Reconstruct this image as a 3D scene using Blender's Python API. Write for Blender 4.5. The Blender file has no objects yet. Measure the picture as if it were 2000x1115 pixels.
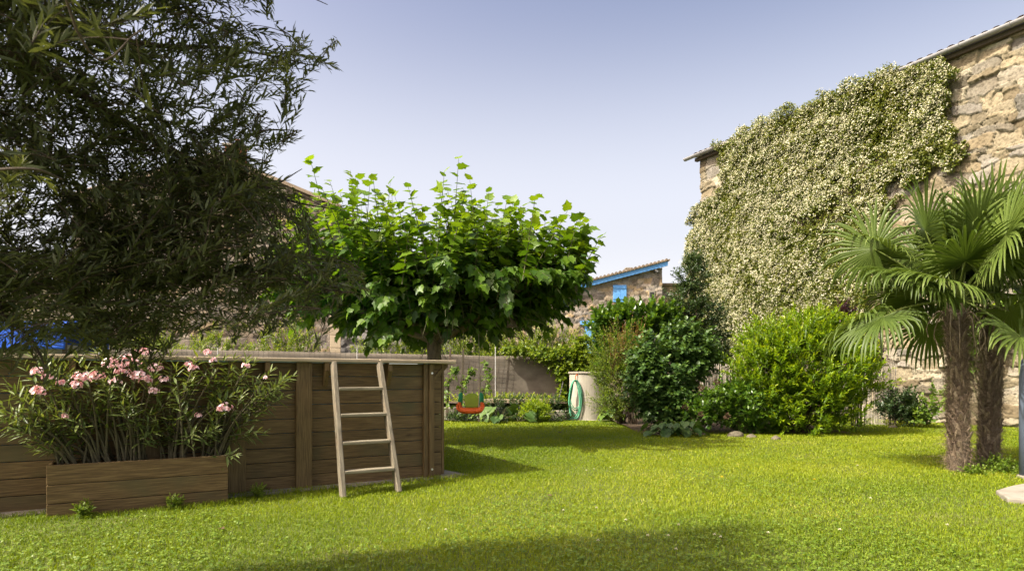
import bpy, math, random
import numpy as np
from math import radians, pi, sin, cos
rng = np.random.default_rng(11); random.seed(5)
scn = bpy.context.scene; COL = scn.collection
# ------------------------------------------------------------ camera, sky, sun
F = 1207.0; H = 1.05; YH = 738.0            # lens in photo pixels, eye height, horizon row
cam_d = bpy.data.cameras.new('camera'); cam = bpy.data.objects.new('camera', cam_d); COL.objects.link(cam)
cam.location = (0, 0, H); cam.rotation_euler = (radians(90), 0, 0)
cam_d.sensor_width = 36; cam_d.lens = 36*F/2000; cam_d.shift_y = (YH-557.5)/2000
cam_d.clip_end = 2000; cam_d.clip_start = .05
cam_d.dof.use_dof = True; cam_d.dof.focus_distance = 9.0; cam_d.dof.aperture_fstop = 6.3
scn.camera = cam
SUN_TO = np.array([-.9, -.44]); SUN_TO = SUN_TO/np.hypot(*SUN_TO); EL = radians(48)
w = bpy.data.worlds.new("World"); scn.world = w; w.use_nodes = True
nt = w.node_tree; nt.nodes.clear()
sky = nt.nodes.new('ShaderNodeTexSky'); sky.sky_type = 'NISHITA'; sky.sun_disc = False
sky.sun_elevation = EL; sky.sun_rotation = math.atan2(SUN_TO[0], SUN_TO[1])
sky.altitude = 0; sky.air_density = 1.0; sky.dust_density = 9.5; sky.ozone_density = 3.0
bg = nt.nodes.new('ShaderNodeBackground'); bg.inputs[1].default_value = .15
wo = nt.nodes.new('ShaderNodeOutputWorld')
# pale summer haze towards the horizon, by direction in the world
tcw = nt.nodes.new('ShaderNodeTexCoord'); sep = nt.nodes.new('ShaderNodeSeparateXYZ'); nt.links.new(tcw.outputs['Generated'], sep.inputs[0])
rw = nt.nodes.new('ShaderNodeValToRGB'); nt.links.new(sep.outputs[2], rw.inputs[0])
for (p_, v_), e_ in zip(((0, .96), (.58, .0)), rw.color_ramp.elements): e_.position = p_; e_.color = (v_, v_, v_, 1)
e_ = rw.color_ramp.elements.new(.24); e_.color = (.50, .50, .50, 1); rw.color_ramp.interpolation = 'EASE'
tint = nt.nodes.new('ShaderNodeVectorMath'); tint.operation = 'MULTIPLY'; tint.inputs[1].default_value = (.78, .68, .66); nt.links.new(sky.outputs[0], tint.inputs[0])
hz = nt.nodes.new('ShaderNodeMix'); hz.data_type = 'RGBA'; nt.links.new(rw.outputs[0], hz.inputs[0]); nt.links.new(tint.outputs[0], hz.inputs[6]); hz.inputs[7].default_value = (3.3, 3.28, 3.38, 1)
nt.links.new(hz.outputs[2], bg.inputs[0]); nt.links.new(bg.outputs[0], wo.inputs[0])
sd = bpy.data.lights.new('sun', 'SUN'); sd.energy = 3.1; sd.angle = radians(.5); sd.color = (1, .95, .83)
sun = bpy.data.objects.new('sun', sd); COL.objects.link(sun)
dz = (-SUN_TO[0]*cos(EL), -SUN_TO[1]*cos(EL), -sin(EL))
import mathutils
sun.rotation_euler = mathutils.Vector(dz).to_track_quat('-Z', 'Y').to_euler()
scn.view_settings.view_transform = 'Standard'; scn.view_settings.look = 'None'
scn.view_settings.exposure = 1.42; scn.view_settings.gamma = 1
scn.render.engine = 'CYCLES'; scn.cycles.use_denoising = True
scn.cycles.max_bounces = 8; scn.cycles.transparent_max_bounces = 8

# ------------------------------------------------------------ helpers
def at(px, py, Y): return np.array([(px-1000)/F*Y, Y, H+(YH-py)/F*Y])
def gnd(px, py): Y = H*F/(py-YH); return np.array([(px-1000)/F*Y, Y, 0.])
def norm(a): return a/np.maximum(np.linalg.norm(a, axis=-1, keepdims=True), 1e-9)
def tag(o, label=None, cat=None, group=None, kind=None):
    if label: o['label'] = label
    if cat: o['category'] = cat
    if group: o['group'] = group
    if kind: o['kind'] = kind
    return o
def empty(name, loc, label, cat, group=None, rz=0):
    o = bpy.data.objects.new(name, None); COL.objects.link(o); o.empty_display_size = .1
    o.location = tuple(float(v) for v in loc); o.rotation_euler = (0, 0, rz)
    return tag(o, label, cat, group)
def mk(name, V, Fc, mat, parent=None, tone=None, smooth=False, local=False, col=None, mats=None):
    """V (n,3); Fc array (m,3|4) or list of such arrays"""
    V = np.asarray(V, float)
    if parent is not None and not local: V = V - np.array(parent.location)
    Fs = Fc if isinstance(Fc, list) else [Fc]
    Fs = [np.asarray(f, np.int32) for f in Fs if len(f)]
    me = bpy.data.meshes.new(name)
    me.vertices.add(len(V)); me.vertices.foreach_set('co', V.astype(np.float32).ravel())
    nl = sum(f.size for f in Fs); npo = sum(len(f) for f in Fs)
    me.loops.add(nl); me.loops.foreach_set('vertex_index', np.concatenate([f.ravel() for f in Fs]))
    me.polygons.add(npo)
    tot = np.concatenate([np.full(len(f), f.shape[1], np.int32) for f in Fs])
    st = np.concatenate([[0], np.cumsum(tot)[:-1]]).astype(np.int32)
    me.polygons.foreach_set('loop_start', st)
    if smooth: me.polygons.foreach_set('use_smooth', np.ones(npo, bool))
    me.update(calc_edges=True)
    if tone is not None:
        a = me.attributes.new('tone', 'FLOAT', 'POINT'); a.data.foreach_set('value', np.asarray(tone, np.float32))
    if col is not None:
        a = me.attributes.new('scol', 'FLOAT_COLOR', 'POINT'); a.data.foreach_set('color', np.asarray(col, np.float32).ravel())
    me.materials.append(mat)
    o = bpy.data.objects.new(name, me); COL.objects.link(o)
    if parent is not None: o.parent = parent
    return o
class MB:
    def __init__(s): s.v = []; s.f = []
    def box(s, x0, x1, y0, y1, z0, z1, M=None, taper=None):
        p = np.array([[x0,y0,z0],[x1,y0,z0],[x1,y1,z0],[x0,y1,z0],[x0,y0,z1],[x1,y0,z1],[x1,y1,z1],[x0,y1,z1]], float)
        if M is not None: p = M(p)
        b = len(s.v); s.v += list(p)
        s.f += [[b+i for i in q] for q in ((0,3,2,1),(4,5,6,7),(0,1,5,4),(1,2,6,5),(2,3,7,6),(3,0,4,7))]
    def beam(s, a, b_, w_, h_, up=(0,0,1)):
        a = np.array(a, float); c = np.array(b_, float); d = norm(c-a); x = norm(np.cross(d, up)); z = np.cross(x, d)
        p = []
        for e in (a, c):
            for (i, j) in ((-1,-1),(1,-1),(1,1),(-1,1)): p.append(e + x*i*w_/2 + z*j*h_/2)
        b = len(s.v); s.v += p
        s.f += [[b+i for i in q] for q in ((0,1,2,3),(7,6,5,4),(0,4,5,1),(1,5,6,2),(2,6,7,3),(3,7,4,0))]
    def prism(s, prof, a, b_):
        """prof list of 3d points (one end); extruded by vector b_-a"""
        d = np.array(b_, float)-np.array(a, float); n = len(prof); b = len(s.v)
        s.v += [np.array(p, float) for p in prof] + [np.array(p, float)+d for p in prof]
        s.f += [[b+i for i in range(n)][::-1], [b+n+i for i in range(n)]]
        s.f += [[b+i, b+(i+1) % n, b+n+(i+1) % n, b+n+i] for i in range(n)]
    def tube(s, path, r, sides=8, cap=True):
        V, Q = tubes(np.array(path, float)[None], np.broadcast_to(np.array(r, float), (len(path),))[None], sides)
        b = len(s.v); s.v += list(V); s.f += [[b+i for i in q] for q in Q.tolist()]
        if cap:
            s.f.append([b+i for i in range(sides)][::-1]); n = len(V); s.f.append([b+n-sides+i for i in range(sides)])
    def build(s, name, mat, parent=None, bevel=0, smooth=False, local=True):
        V = np.array(s.v)
        if parent is not None and not local: V = V-np.array(parent.location)
        me = bpy.data.meshes.new(name); me.from_pydata([tuple(map(float, v)) for v in V], [], s.f); me.update()
        if smooth:
            for p in me.polygons: p.use_smooth = True
        me.materials.append(mat); o = bpy.data.objects.new(name, me); COL.objects.link(o)
        if parent is not None: o.parent = parent
        if bevel:
            m = o.modifiers.new('bevel', 'BEVEL'); m.width = bevel; m.segments = 2; m.limit_method = 'ANGLE'; m.angle_limit = radians(40)
        return o
def tubes(P, R, sides=5):
    """P (N,K,3) paths, R (N,K) radii -> verts, quads"""
    N, K, _ = P.shape
    T = np.empty_like(P); T[:, 1:-1] = P[:, 2:]-P[:, :-2]; T[:, 0] = P[:, 1]-P[:, 0]; T[:, -1] = P[:, -1]-P[:, -2]; T = norm(T)
    ref = np.where(np.abs(norm(P[:, -1]-P[:, 0])[:, 2:3]) > .8, np.array([[1., .13, 0]]), np.array([[0, .1, 1.]]))[:, None, :]
    A = norm(np.cross(T, np.broadcast_to(ref, T.shape))); B = np.cross(T, A)
    a = np.arange(sides)*2*pi/sides
    V = P[:, :, None, :] + R[:, :, None, None]*(A[:, :, None, :]*np.cos(a)[None, None, :, None] + B[:, :, None, :]*np.sin(a)[None, None, :, None])
    idx = np.arange(N*K*sides).reshape(N, K, sides)
    q = np.stack([idx[:, :-1, :], np.roll(idx, -1, 2)[:, :-1, :], np.roll(idx, -1, 2)[:, 1:, :], idx[:, 1:, :]], -1).reshape(-1, 4)
    return V.reshape(-1, 3), q
def catmull(P, n=6):
    P = np.array(P, float); Q = np.vstack([2*P[0]-P[1], P, 2*P[-1]-P[-2]]); out = []
    for i in range(1, len(Q)-2):
        for t in np.linspace(0, 1, n, endpoint=False):
            a, b, c, d = Q[i-1], Q[i], Q[i+1], Q[i+2]
            out.append(.5*((2*b)+(c-a)*t+(2*a-5*b+4*c-d)*t*t+(3*b-a-3*c+d)*t**3))
    out.append(P[-1]); return np.array(out)
def frames(D, UP):
    y = norm(D); x = norm(np.cross(y, UP)); z = np.cross(x, y); return np.stack([x, y, z], -1)
def scatter(T, TF, P, R, S, tone):
    T = np.array(T, float); S = np.asarray(S, float)
    if S.ndim == 1: S = S[:, None]
    V = P[:, None, :] + np.einsum('nij,nkj->nki', R, T[None]*S[:, None, :])
    n, k = len(P), len(T)
    Fc = (np.array(TF)[None] + (np.arange(n)*k)[:, None, None]).reshape(-1, len(TF[0]))
    return V.reshape(-1, 3), Fc, np.repeat(tone, k)
def rdir(n): return norm(rng.normal(size=(n, 3)))
_lat = rng.random((64, 64))
def vnoise(x, y):
    xi = np.floor(x).astype(int); yi = np.floor(y).astype(int); fx = x-xi; fy = y-yi
    fx = fx*fx*(3-2*fx); fy = fy*fy*(3-2*fy); g = lambda a, b: _lat[a % 64, b % 64]
    return (g(xi, yi)*(1-fx)+g(xi+1, yi)*fx)*(1-fy)+(g(xi, yi+1)*(1-fx)+g(xi+1, yi+1)*fx)*fy
def fbm(x, y, o=4):
    s = 0; a = .5
    for i in range(o): s = s+a*vnoise(x*2**i+17.3*i, y*2**i+5.1*i); a *= .5
    return s/(1-.5**o)

# leaf templates: x = width, y = length, z = upper side
LANCE = [(0,0,0),(-.5,.3,.09),(0,.3,-.02),(.5,.3,.09),(-.42,.65,.05),(0,.65,-.06),(.42,.65,.05),(0,1,-.12)]
LANCE_F = [(0,2,1),(0,3,2),(1,2,5),(1,5,4),(2,3,6),(2,6,5),(4,5,7),(5,6,7)]
def lance(w): return [(x*w, y, z*w*2) for x, y, z in LANCE]
def diamond(w, f=.12, p=.45, dr=.1): return [(0,0,0),(-w/2,p,f*w*2),(w/2,p,f*w*2),(0,1,-dr),(0,p,-.02)]
DIA_F = [(0,4,1),(0,2,4),(1,4,3),(4,2,3)]
MUL = [(0,0,0),(-.30,-.06,.03),(-.46,.22,.06),(-.36,.36,.04),(-.47,.52,.03),(-.22,.66,.0),(0,1.02,-.16),(.22,.66,.0),(.47,.52,.03),(.36,.36,.04),(.46,.22,.06),(.30,-.06,.03),(0,.35,-.04),(0,.68,-.07)]
MUL_F = [(0,12,1),(1,12,2),(2,12,3),(3,12,4),(4,12,13),(4,13,5),(5,13,6),(13,7,6),(13,8,7),(12,8,13),(12,9,8),(12,10,9),(12,11,10),(0,11,12)]
OVAL = [(0,0,0),(-.36,.22,.05),(-.42,.55,.05),(0,1,-.12),(.42,.55,.05),(.36,.22,.05),(0,.4,-.04)]
OVAL_F = [(0,6,1),(1,6,2),(2,6,3),(6,4,3),(6,5,4),(0,5,6)]
def oval(w): return [(x*w, y, z) for x, y, z in OVAL]

# ------------------------------------------------------------ materials
def nodemat(name):
    m = bpy.data.materials.new(name); m.use_nodes = True; t = m.node_tree; t.nodes.clear()
    o = t.nodes.new('ShaderNodeOutputMaterial')
    def N(ty, **k):
        n = t.nodes.new(ty)
        for a, b in k.items():
            if a.startswith('_'): setattr(n, a[1:], b)
        return n
    return m, t, o, N
def ramp(N, cols, pos=None):
    r = N('ShaderNodeValToRGB'); e = r.color_ramp.elements
    pos = pos or [i/(len(cols)-1) for i in range(len(cols))]
    while len(e) < len(cols): e.new(.5)
    for i, (c, p) in enumerate(zip(cols, pos)): e[i].position = p; e[i].color = (*c, 1)
    return r
def leafmat(name, cols, transl=.35, rough=.45, tcol=(1.35, 1.25, .45), spec=.4, pos=None):
    m, t, o, N = nodemat(name); L = t.links.new
    at_ = N('ShaderNodeAttribute'); at_.attribute_name = 'tone'; r = ramp(N, cols, pos); L(at_.outputs['Fac'], r.inputs[0])
    p = N('ShaderNodeBsdfPrincipled'); p.inputs['Roughness'].default_value = rough; p.inputs['Specular IOR Level'].default_value = spec
    L(r.outputs[0], p.inputs['Base Color'])
    mul = N('ShaderNodeVectorMath', _operation='MULTIPLY'); mul.inputs[1].default_value = tcol; L(r.outputs[0], mul.inputs[0])
    tr = N('ShaderNodeBsdfTranslucent'); L(mul.outputs[0], tr.inputs[0])
    mx = N('ShaderNodeMixShader'); mx.inputs[0].default_value = transl; L(p.outputs[0], mx.inputs[1]); L(tr.outputs[0], mx.inputs[2]); L(mx.outputs[0], o.inputs[0])
    return m
def noisemat(name, cols, scale=8, stretch=(1,1,1), rough=.8, bump=.3, bdist=.01, pos=None, detail=6, metal=0, island=0, second=None, spec=.3, knots=False):
    m, t, o, N = nodemat(name); L = t.links.new
    tc = N('ShaderNodeTexCoord'); mp = N('ShaderNodeMapping'); mp.inputs['Scale'].default_value = stretch
    geo = N('ShaderNodeNewGeometry')
    off = N('ShaderNodeVectorMath', _operation='MULTIPLY_ADD'); off.inputs[1].default_value = (1,1,1)
    sc_ = N('ShaderNodeVectorMath', _operation='SCALE'); sc_.inputs[0].default_value = (7.3, 3.7, 5.1); L(geo.outputs['Random Per Island'], sc_.inputs['Scale'])
    L(tc.outputs['Object'], off.inputs[0]); L(sc_.outputs[0], off.inputs[2]); L(off.outputs[0], mp.inputs[0])
    n = N('ShaderNodeTexNoise'); n.inputs['Scale'].default_value = scale; n.inputs['Detail'].default_value = detail; n.inputs['Roughness'].default_value = .62
    L(mp.outputs[0], n.inputs['Vector'])
    r = ramp(N, cols, pos or [.25+.5*i/(len(cols)-1) for i in range(len(cols))]); L(n.outputs[0], r.inputs[0]); c = r.outputs[0]
    if second:
        n2 = N('ShaderNodeTexNoise'); n2.inputs['Scale'].default_value = second[0]; n2.inputs['Detail'].default_value = 3; L(off.outputs[0], n2.inputs['Vector'])
        r2 = ramp(N, [(0,0,0),(1,1,1)], [second[2], second[2]+.2]); L(n2.outputs[0], r2.inputs[0])
        mx = N('ShaderNodeMix', _data_type='RGBA'); L(r2.outputs[0], mx.inputs[0]); L(c, mx.inputs[6]); mx.inputs[7].default_value = (*second[1], 1); c = mx.outputs[2]
    if knots:
        vo = N('ShaderNodeTexVoronoi'); vo.inputs['Scale'].default_value = 1.0; m2 = N('ShaderNodeMapping'); m2.inputs['Scale'].default_value = knots; L(off.outputs[0], m2.inputs[0]); L(m2.outputs[0], vo.inputs[0])
        kr = ramp(N, [(.25,.2,.15),(1,1,1)], [.03, .11]); L(vo.outputs['Distance'], kr.inputs[0])
        mk_ = N('ShaderNodeMix', _data_type='RGBA', _blend_type='MULTIPLY'); mk_.inputs[0].default_value = .8; L(c, mk_.inputs[6]); L(kr.outputs[0], mk_.inputs[7]); c = mk_.outputs[2]
    if island:
        hs = N('ShaderNodeHueSaturation'); ml = N('ShaderNodeMath', _operation='MULTIPLY_ADD'); ml.inputs[1].default_value = island; ml.inputs[2].default_value = 1-island/2
        L(geo.outputs['Random Per Island'], ml.inputs[0]); L(ml.outputs[0], hs.inputs['Value']); L(c, hs.inputs['Color']); c = hs.outputs[0]
    p = N('ShaderNodeBsdfPrincipled'); p.inputs['Roughness'].default_value = rough; p.inputs['Metallic'].default_value = metal; p.inputs['Specular IOR Level'].default_value = spec
    L(c, p.inputs['Base Color'])
    b = N('ShaderNodeBump'); b.inputs['Strength'].default_value = bump; b.inputs['Distance'].default_value = bdist; L(n.outputs[0], b.inputs['Height']); L(b.outputs[0], p.inputs['Normal'])
    L(p.outputs[0], o.inputs[0]); return m
def stonemat(name, mortar, rough=.9):
    m, t, o, N = nodemat(name); L = t.links.new
    a = N('ShaderNodeAttribute'); a.attribute_name = 'scol'; tn = N('ShaderNodeAttribute'); tn.attribute_name = 'tone'
    tc = N('ShaderNodeTexCoord'); n = N('ShaderNodeTexNoise'); n.inputs['Scale'].default_value = 17; n.inputs['Detail'].default_value = 10; n.inputs['Roughness'].default_value = .65; L(tc.outputs['Object'], n.inputs['Vector'])
    n2 = N('ShaderNodeTexNoise'); n2.inputs['Scale'].default_value = 2.2; n2.inputs['Detail'].default_value = 5; L(tc.outputs['Object'], n2.inputs['Vector'])
    r = ramp(N, [(.45,.42,.37),(1,1,1),(1.3,1.27,1.2)], [.32,.5,.68]); L(n.outputs[0], r.inputs[0])
    mx = N('ShaderNodeMix', _data_type='RGBA', _blend_type='MULTIPLY'); mx.inputs[0].default_value = .9; L(a.outputs['Color'], mx.inputs[6]); L(r.outputs[0], mx.inputs[7])
    mo = N('ShaderNodeMix', _data_type='RGBA'); mo.inputs[6].default_value = (*mortar, 1); L(tn.outputs['Fac'], mo.inputs[0]); L(mx.outputs[2], mo.inputs[7])
    st = ramp(N, [(.7,.66,.6),(1,1,1)], [.35,.55]); L(n2.outputs[0], st.inputs[0])
    mm = N('ShaderNodeMix', _data_type='RGBA', _blend_type='MULTIPLY'); mm.inputs[0].default_value = .7; L(mo.outputs[2], mm.inputs[6]); L(st.outputs[0], mm.inputs[7])
    p = N('ShaderNodeBsdfPrincipled'); p.inputs['Roughness'].default_value = rough; p.inputs['Specular IOR Level'].default_value = .2; L(mm.outputs[2], p.inputs['Base Color'])
    b = N('ShaderNodeBump'); b.inputs['Strength'].default_value = .8; b.inputs['Distance'].default_value = .02; L(n.outputs[0], b.inputs['Height']); L(b.outputs[0], p.inputs['Normal'])
    L(p.outputs[0], o.inputs[0]); return m
def plain(name, c, rough=.5, metal=0, transl=0):
    return noisemat(name, [tuple(v*.88 for v in c), tuple(min(1, v*1.1) for v in c)], 14, rough=rough, bump=.08, bdist=.003, metal=metal)

M = {}
M['grass'] = leafmat('grass_blade', [(.085,.15,.003),(.185,.26,.004),(.29,.34,.010),(.45,.43,.11)], .38, .5, (1.3,1.2,.4), spec=.25, pos=[0,.4,.8,1])
M['clover'] = leafmat('clover_leaf', [(.07,.135,.008),(.13,.21,.012),(.20,.27,.03)], .3, .5)
M['soil'] = noisemat('lawn_thatch', [(.045,.06,.012),(.085,.11,.02),(.12,.13,.035)], 12, bump=.6, bdist=.02, second=(1.1,(.13,.12,.05),.62))
M['earth'] = noisemat('bed_soil', [(.05,.035,.02),(.11,.08,.05)], 9, bump=.8, bdist=.03)
M['olive'] = leafmat('willow_leaf', [(.05,.062,.022),(.085,.10,.038),(.14,.16,.07),(.24,.26,.13)], .34, .5, (1.3,1.25,.5), spec=.25, pos=[0,.4,.85,1])
M['mulb'] = leafmat('mulberry_leaf', [(.03,.075,.008),(.065,.135,.010),(.125,.215,.012),(.21,.31,.015)], .40, .42, (1.3,1.25,.4))
M['oleander'] = leafmat('oleander_leaf', [(.08,.12,.025),(.15,.20,.05),(.25,.30,.09)], .25, .4)
M['pink'] = leafmat('pink_petal', [(.60,.28,.28),(.84,.60,.60),(.92,.80,.79)], .35, .6, (1.1,.9,.9))
M['palm'] = leafmat('palm_leaf', [(.05,.082,.012),(.095,.14,.024),(.17,.215,.05),(.32,.33,.11)], .25, .42, (1.3,1.3,.6), spec=.25, pos=[0,.45,.85,1])
M['jasm'] = leafmat('jasmine_leaf', [(.07,.10,.012),(.135,.165,.022),(.24,.24,.05)], .3, .45)
M['white'] = leafmat('cream_petal', [(.33,.32,.15),(.54,.53,.33),(.76,.75,.58)], .3, .6, (1.05,1.0,.85))
M['hedge'] = leafmat('hedge_leaf', [(.06,.12,.014),(.17,.25,.02),(.34,.40,.035)], .4, .4)
M['dark'] = leafmat('dark_shrub_leaf', [(.022,.048,.014),(.04,.078,.02),(.075,.12,.035)], .25, .38, spec=.5)
M['laurel'] = leafmat('laurel_leaf', [(.03,.08,.012),(.07,.15,.016),(.14,.24,.025)], .35, .3, spec=.6)
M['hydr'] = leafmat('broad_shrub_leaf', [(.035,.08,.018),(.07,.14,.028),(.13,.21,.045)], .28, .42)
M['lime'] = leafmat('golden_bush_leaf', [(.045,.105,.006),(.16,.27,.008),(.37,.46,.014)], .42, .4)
M['reddish'] = leafmat('bronze_spray_leaf', [(.07,.10,.02),(.13,.16,.03),(.22,.19,.05),(.30,.13,.05)], .35, .45)
M['vine'] = leafmat('vine_leaf', [(.06,.13,.02),(.13,.22,.03),(.22,.32,.05)], .42, .45)
M['bigleaf'] = leafmat('broad_floor_leaf', [(.035,.08,.014),(.06,.12,.022),(.11,.18,.045)], .3, .45)
M['purple'] = leafmat('purple_leaf', [(.03,.012,.02),(.07,.025,.04)], .25, .4)
M['dry'] = leafmat('dry_flower', [(.08,.045,.022),(.13,.08,.042)], .2, .8, (1,1,.8))
M['olst'] = noisemat('oleander_stem', [(.06,.05,.028),(.13,.115,.06)], 18, bump=.4)
M['bark'] = noisemat('grey_bark', [(.05,.037,.022),(.13,.10,.065),(.22,.18,.12)], 14, (1,1,.35), bump=1, bdist=.02)
M['twig'] = noisemat('green_twig', [(.06,.06,.025),(.12,.12,.05)], 10)
M['twigbrown'] = noisemat('brown_twig', [(.035,.024,.014),(.09,.065,.04)], 18, bump=.6)
WOODC = [(.045,.028,.010),(.125,.080,.030),(.21,.145,.060)]
M['wood_x'] = noisemat('stained_plank', WOODC, 7, (.8,9,14), .62, .35, .004, island=.28, second=(1.7,(.085,.075,.03),.55), knots=(2.1,9,6.5))
M['wood_z'] = noisemat('stained_post', [(.05,.032,.012),(.135,.09,.034),(.22,.155,.065)], 7, (14,12,.8), .62, .4, .004, island=.25, knots=(9,9,2.0))
M['rim'] = noisemat('weathered_deck_board', [(.25,.19,.11),(.38,.31,.20),(.5,.43,.3)], 8, (.7,14,14), .7, .4, .003, island=.3)
M['ladder'] = noisemat('weathered_ladder_wood', [(.07,.06,.04),(.17,.148,.10),(.31,.275,.19)], 9, (9,9,.9), .7, .5, .004, island=.2, second=(5,(.22,.17,.11),.56))
M['rung'] = noisemat('weathered_rung_wood', [(.13,.11,.075),(.24,.21,.14),(.36,.32,.23)], 9, (.9,12,12), .7, .5, .003, island=.2)
M['concrete'] = noisemat('pale_concrete', [(.16,.145,.11),(.26,.235,.185),(.33,.30,.24)], 5, rough=.9, bump=.5, bdist=.01, detail=10, second=(1.6,(.26,.24,.17),.55))
M['concrete2'] = noisemat('concrete_ring', [(.24,.22,.17),(.33,.305,.24),(.40,.37,.30)], 3.5, (1,1,.5), rough=.9, bump=.5, bdist=.01, detail=10, second=(2.0,(.30,.29,.19),.6))
M['zinc'] = noisemat('zinc_gutter', [(.25,.25,.24),(.38,.38,.36)], 3, (1,8,8), rough=.5, metal=.35, bump=.1)
M['screw'] = plain('screw_metal', (.7,.7,.68), .35, .8)
M['cloth'] = noisemat('brown_windbreak', [(.075,.064,.047),(.125,.107,.08),(.165,.145,.112)], 2.2, (1,1,1.6), rough=.95, bump=.25, bdist=.02, detail=12)
M['wire'] = plain('dark_wire', (.05,.05,.045), .6, .4)
M['pole'] = plain('pale_metal_pole', (.5,.5,.47), .5, .3)
M['stake'] = noisemat('old_stake', [(.05,.038,.027),(.13,.10,.07)], 12, (8,8,1), bump=.6)
M['blue'] = noisemat('blue_paint', [(.10,.30,.62),(.16,.40,.74)], 5, rough=.6, bump=.1)
M['tarp'] = noisemat('blue_tarpaulin', [(.008,.05,.30),(.02,.11,.55)], 3, rough=.5, bump=.6, bdist=.05)
M['tile'] = noisemat('clay_tile', [(.13,.10,.07),(.22,.17,.115),(.30,.25,.18)], 6, rough=.9, bump=.5, island=.4)
M['brick'] = noisemat('red_brick', [(.25,.07,.035),(.38,.13,.06)], 7, rough=.9, bump=.4, island=.3)
M['orange'] = plain('orange_plastic', (.72,.13,.02), .4)
M['limep'] = plain('lime_plastic', (.34,.48,.03), .4)
M['greenp'] = plain('green_plastic', (.03,.33,.15), .4)
M['rope'] = plain('pale_rope', (.42,.38,.28), .9)
M['hose'] = plain('green_hose', (.10,.34,.20), .4)
M['reed'] = noisemat('dry_reed', [(.30,.26,.18),(.50,.45,.35),(.62,.58,.48)], 7, (6,6,1), rough=.85, island=.6)
M['palmbark'] = noisemat('palm_trunk_fibre', [(.06,.046,.032),(.17,.135,.095),(.31,.26,.19)], 16, (1,1,.4), bump=1, bdist=.03, detail=10)
M['fibre'] = noisemat('palm_fibre', [(.08,.055,.035),(.19,.14,.09),(.30,.235,.165)], 12, island=.6)
M['stub'] = noisemat('palm_leaf_base', [(.08,.058,.035),(.20,.155,.10),(.36,.30,.22)], 12, (5,5,1), island=.5)
M['postgrey'] = plain('slate_post_paint', (.13,.16,.22), .45, .2)
M['water'] = plain('pool_water', (.05,.22,.28), .05)
M['liner'] = plain('pool_liner', (.15,.40,.52), .5)
M['rock'] = noisemat('bed_rock', [(.07,.06,.035),(.16,.14,.09)], 5, bump=.9, bdist=.03, detail=9)
M['bird'] = noisemat('birdhouse_wood', [(.10,.07,.05),(.20,.15,.11)], 8, (6,6,1), bump=.5, island=.3)
M['stone'] = stonemat('ochre_rubble_wall', (.25,.225,.16))
M['stone2'] = stonemat('grey_rubble_wall', (.22,.19,.14))
M['yellow'] = plain('yellow_petal', (.8,.6,.03), .6)

# ------------------------------------------------------------ ground
S_ = 40
xs = np.linspace(-300, 300, 61); ys = np.linspace(-80, 600, 69)
gx, gy = np.meshgrid(xs, ys); V = np.stack([gx.ravel(), gy.ravel(), np.zeros(gx.size)], -1)
idx = np.arange(gx.size).reshape(gx.shape); Q = np.stack([idx[:-1, :-1], idx[:-1, 1:], idx[1:, 1:], idx[1:, :-1]], -1).reshape(-1, 4)
tag(mk('ground', V, Q, M['soil']), kind='structure')

# pool frame
PC = np.array([-.751, 6.57]); PA = math.atan2(.495, .869)
PX = np.array([cos(PA), sin(PA)]); PYv = np.array([-sin(PA), cos(PA)])
def pool_pt(x, y, z=0): p = PC+PX*x+PYv*y; return np.array([p[0], p[1], z])
def pool_local(P): r = P[:, :2]-PC; return r@PX, r@PYv
# building frame
BC = np.array([6.36, 20.8]); BX = np.array([.495, -.869]); BX = BX/np.hypot(*BX); BA = math.atan2(BX[1], BX[0])
BY = np.array([-BX[1], BX[0]])

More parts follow.
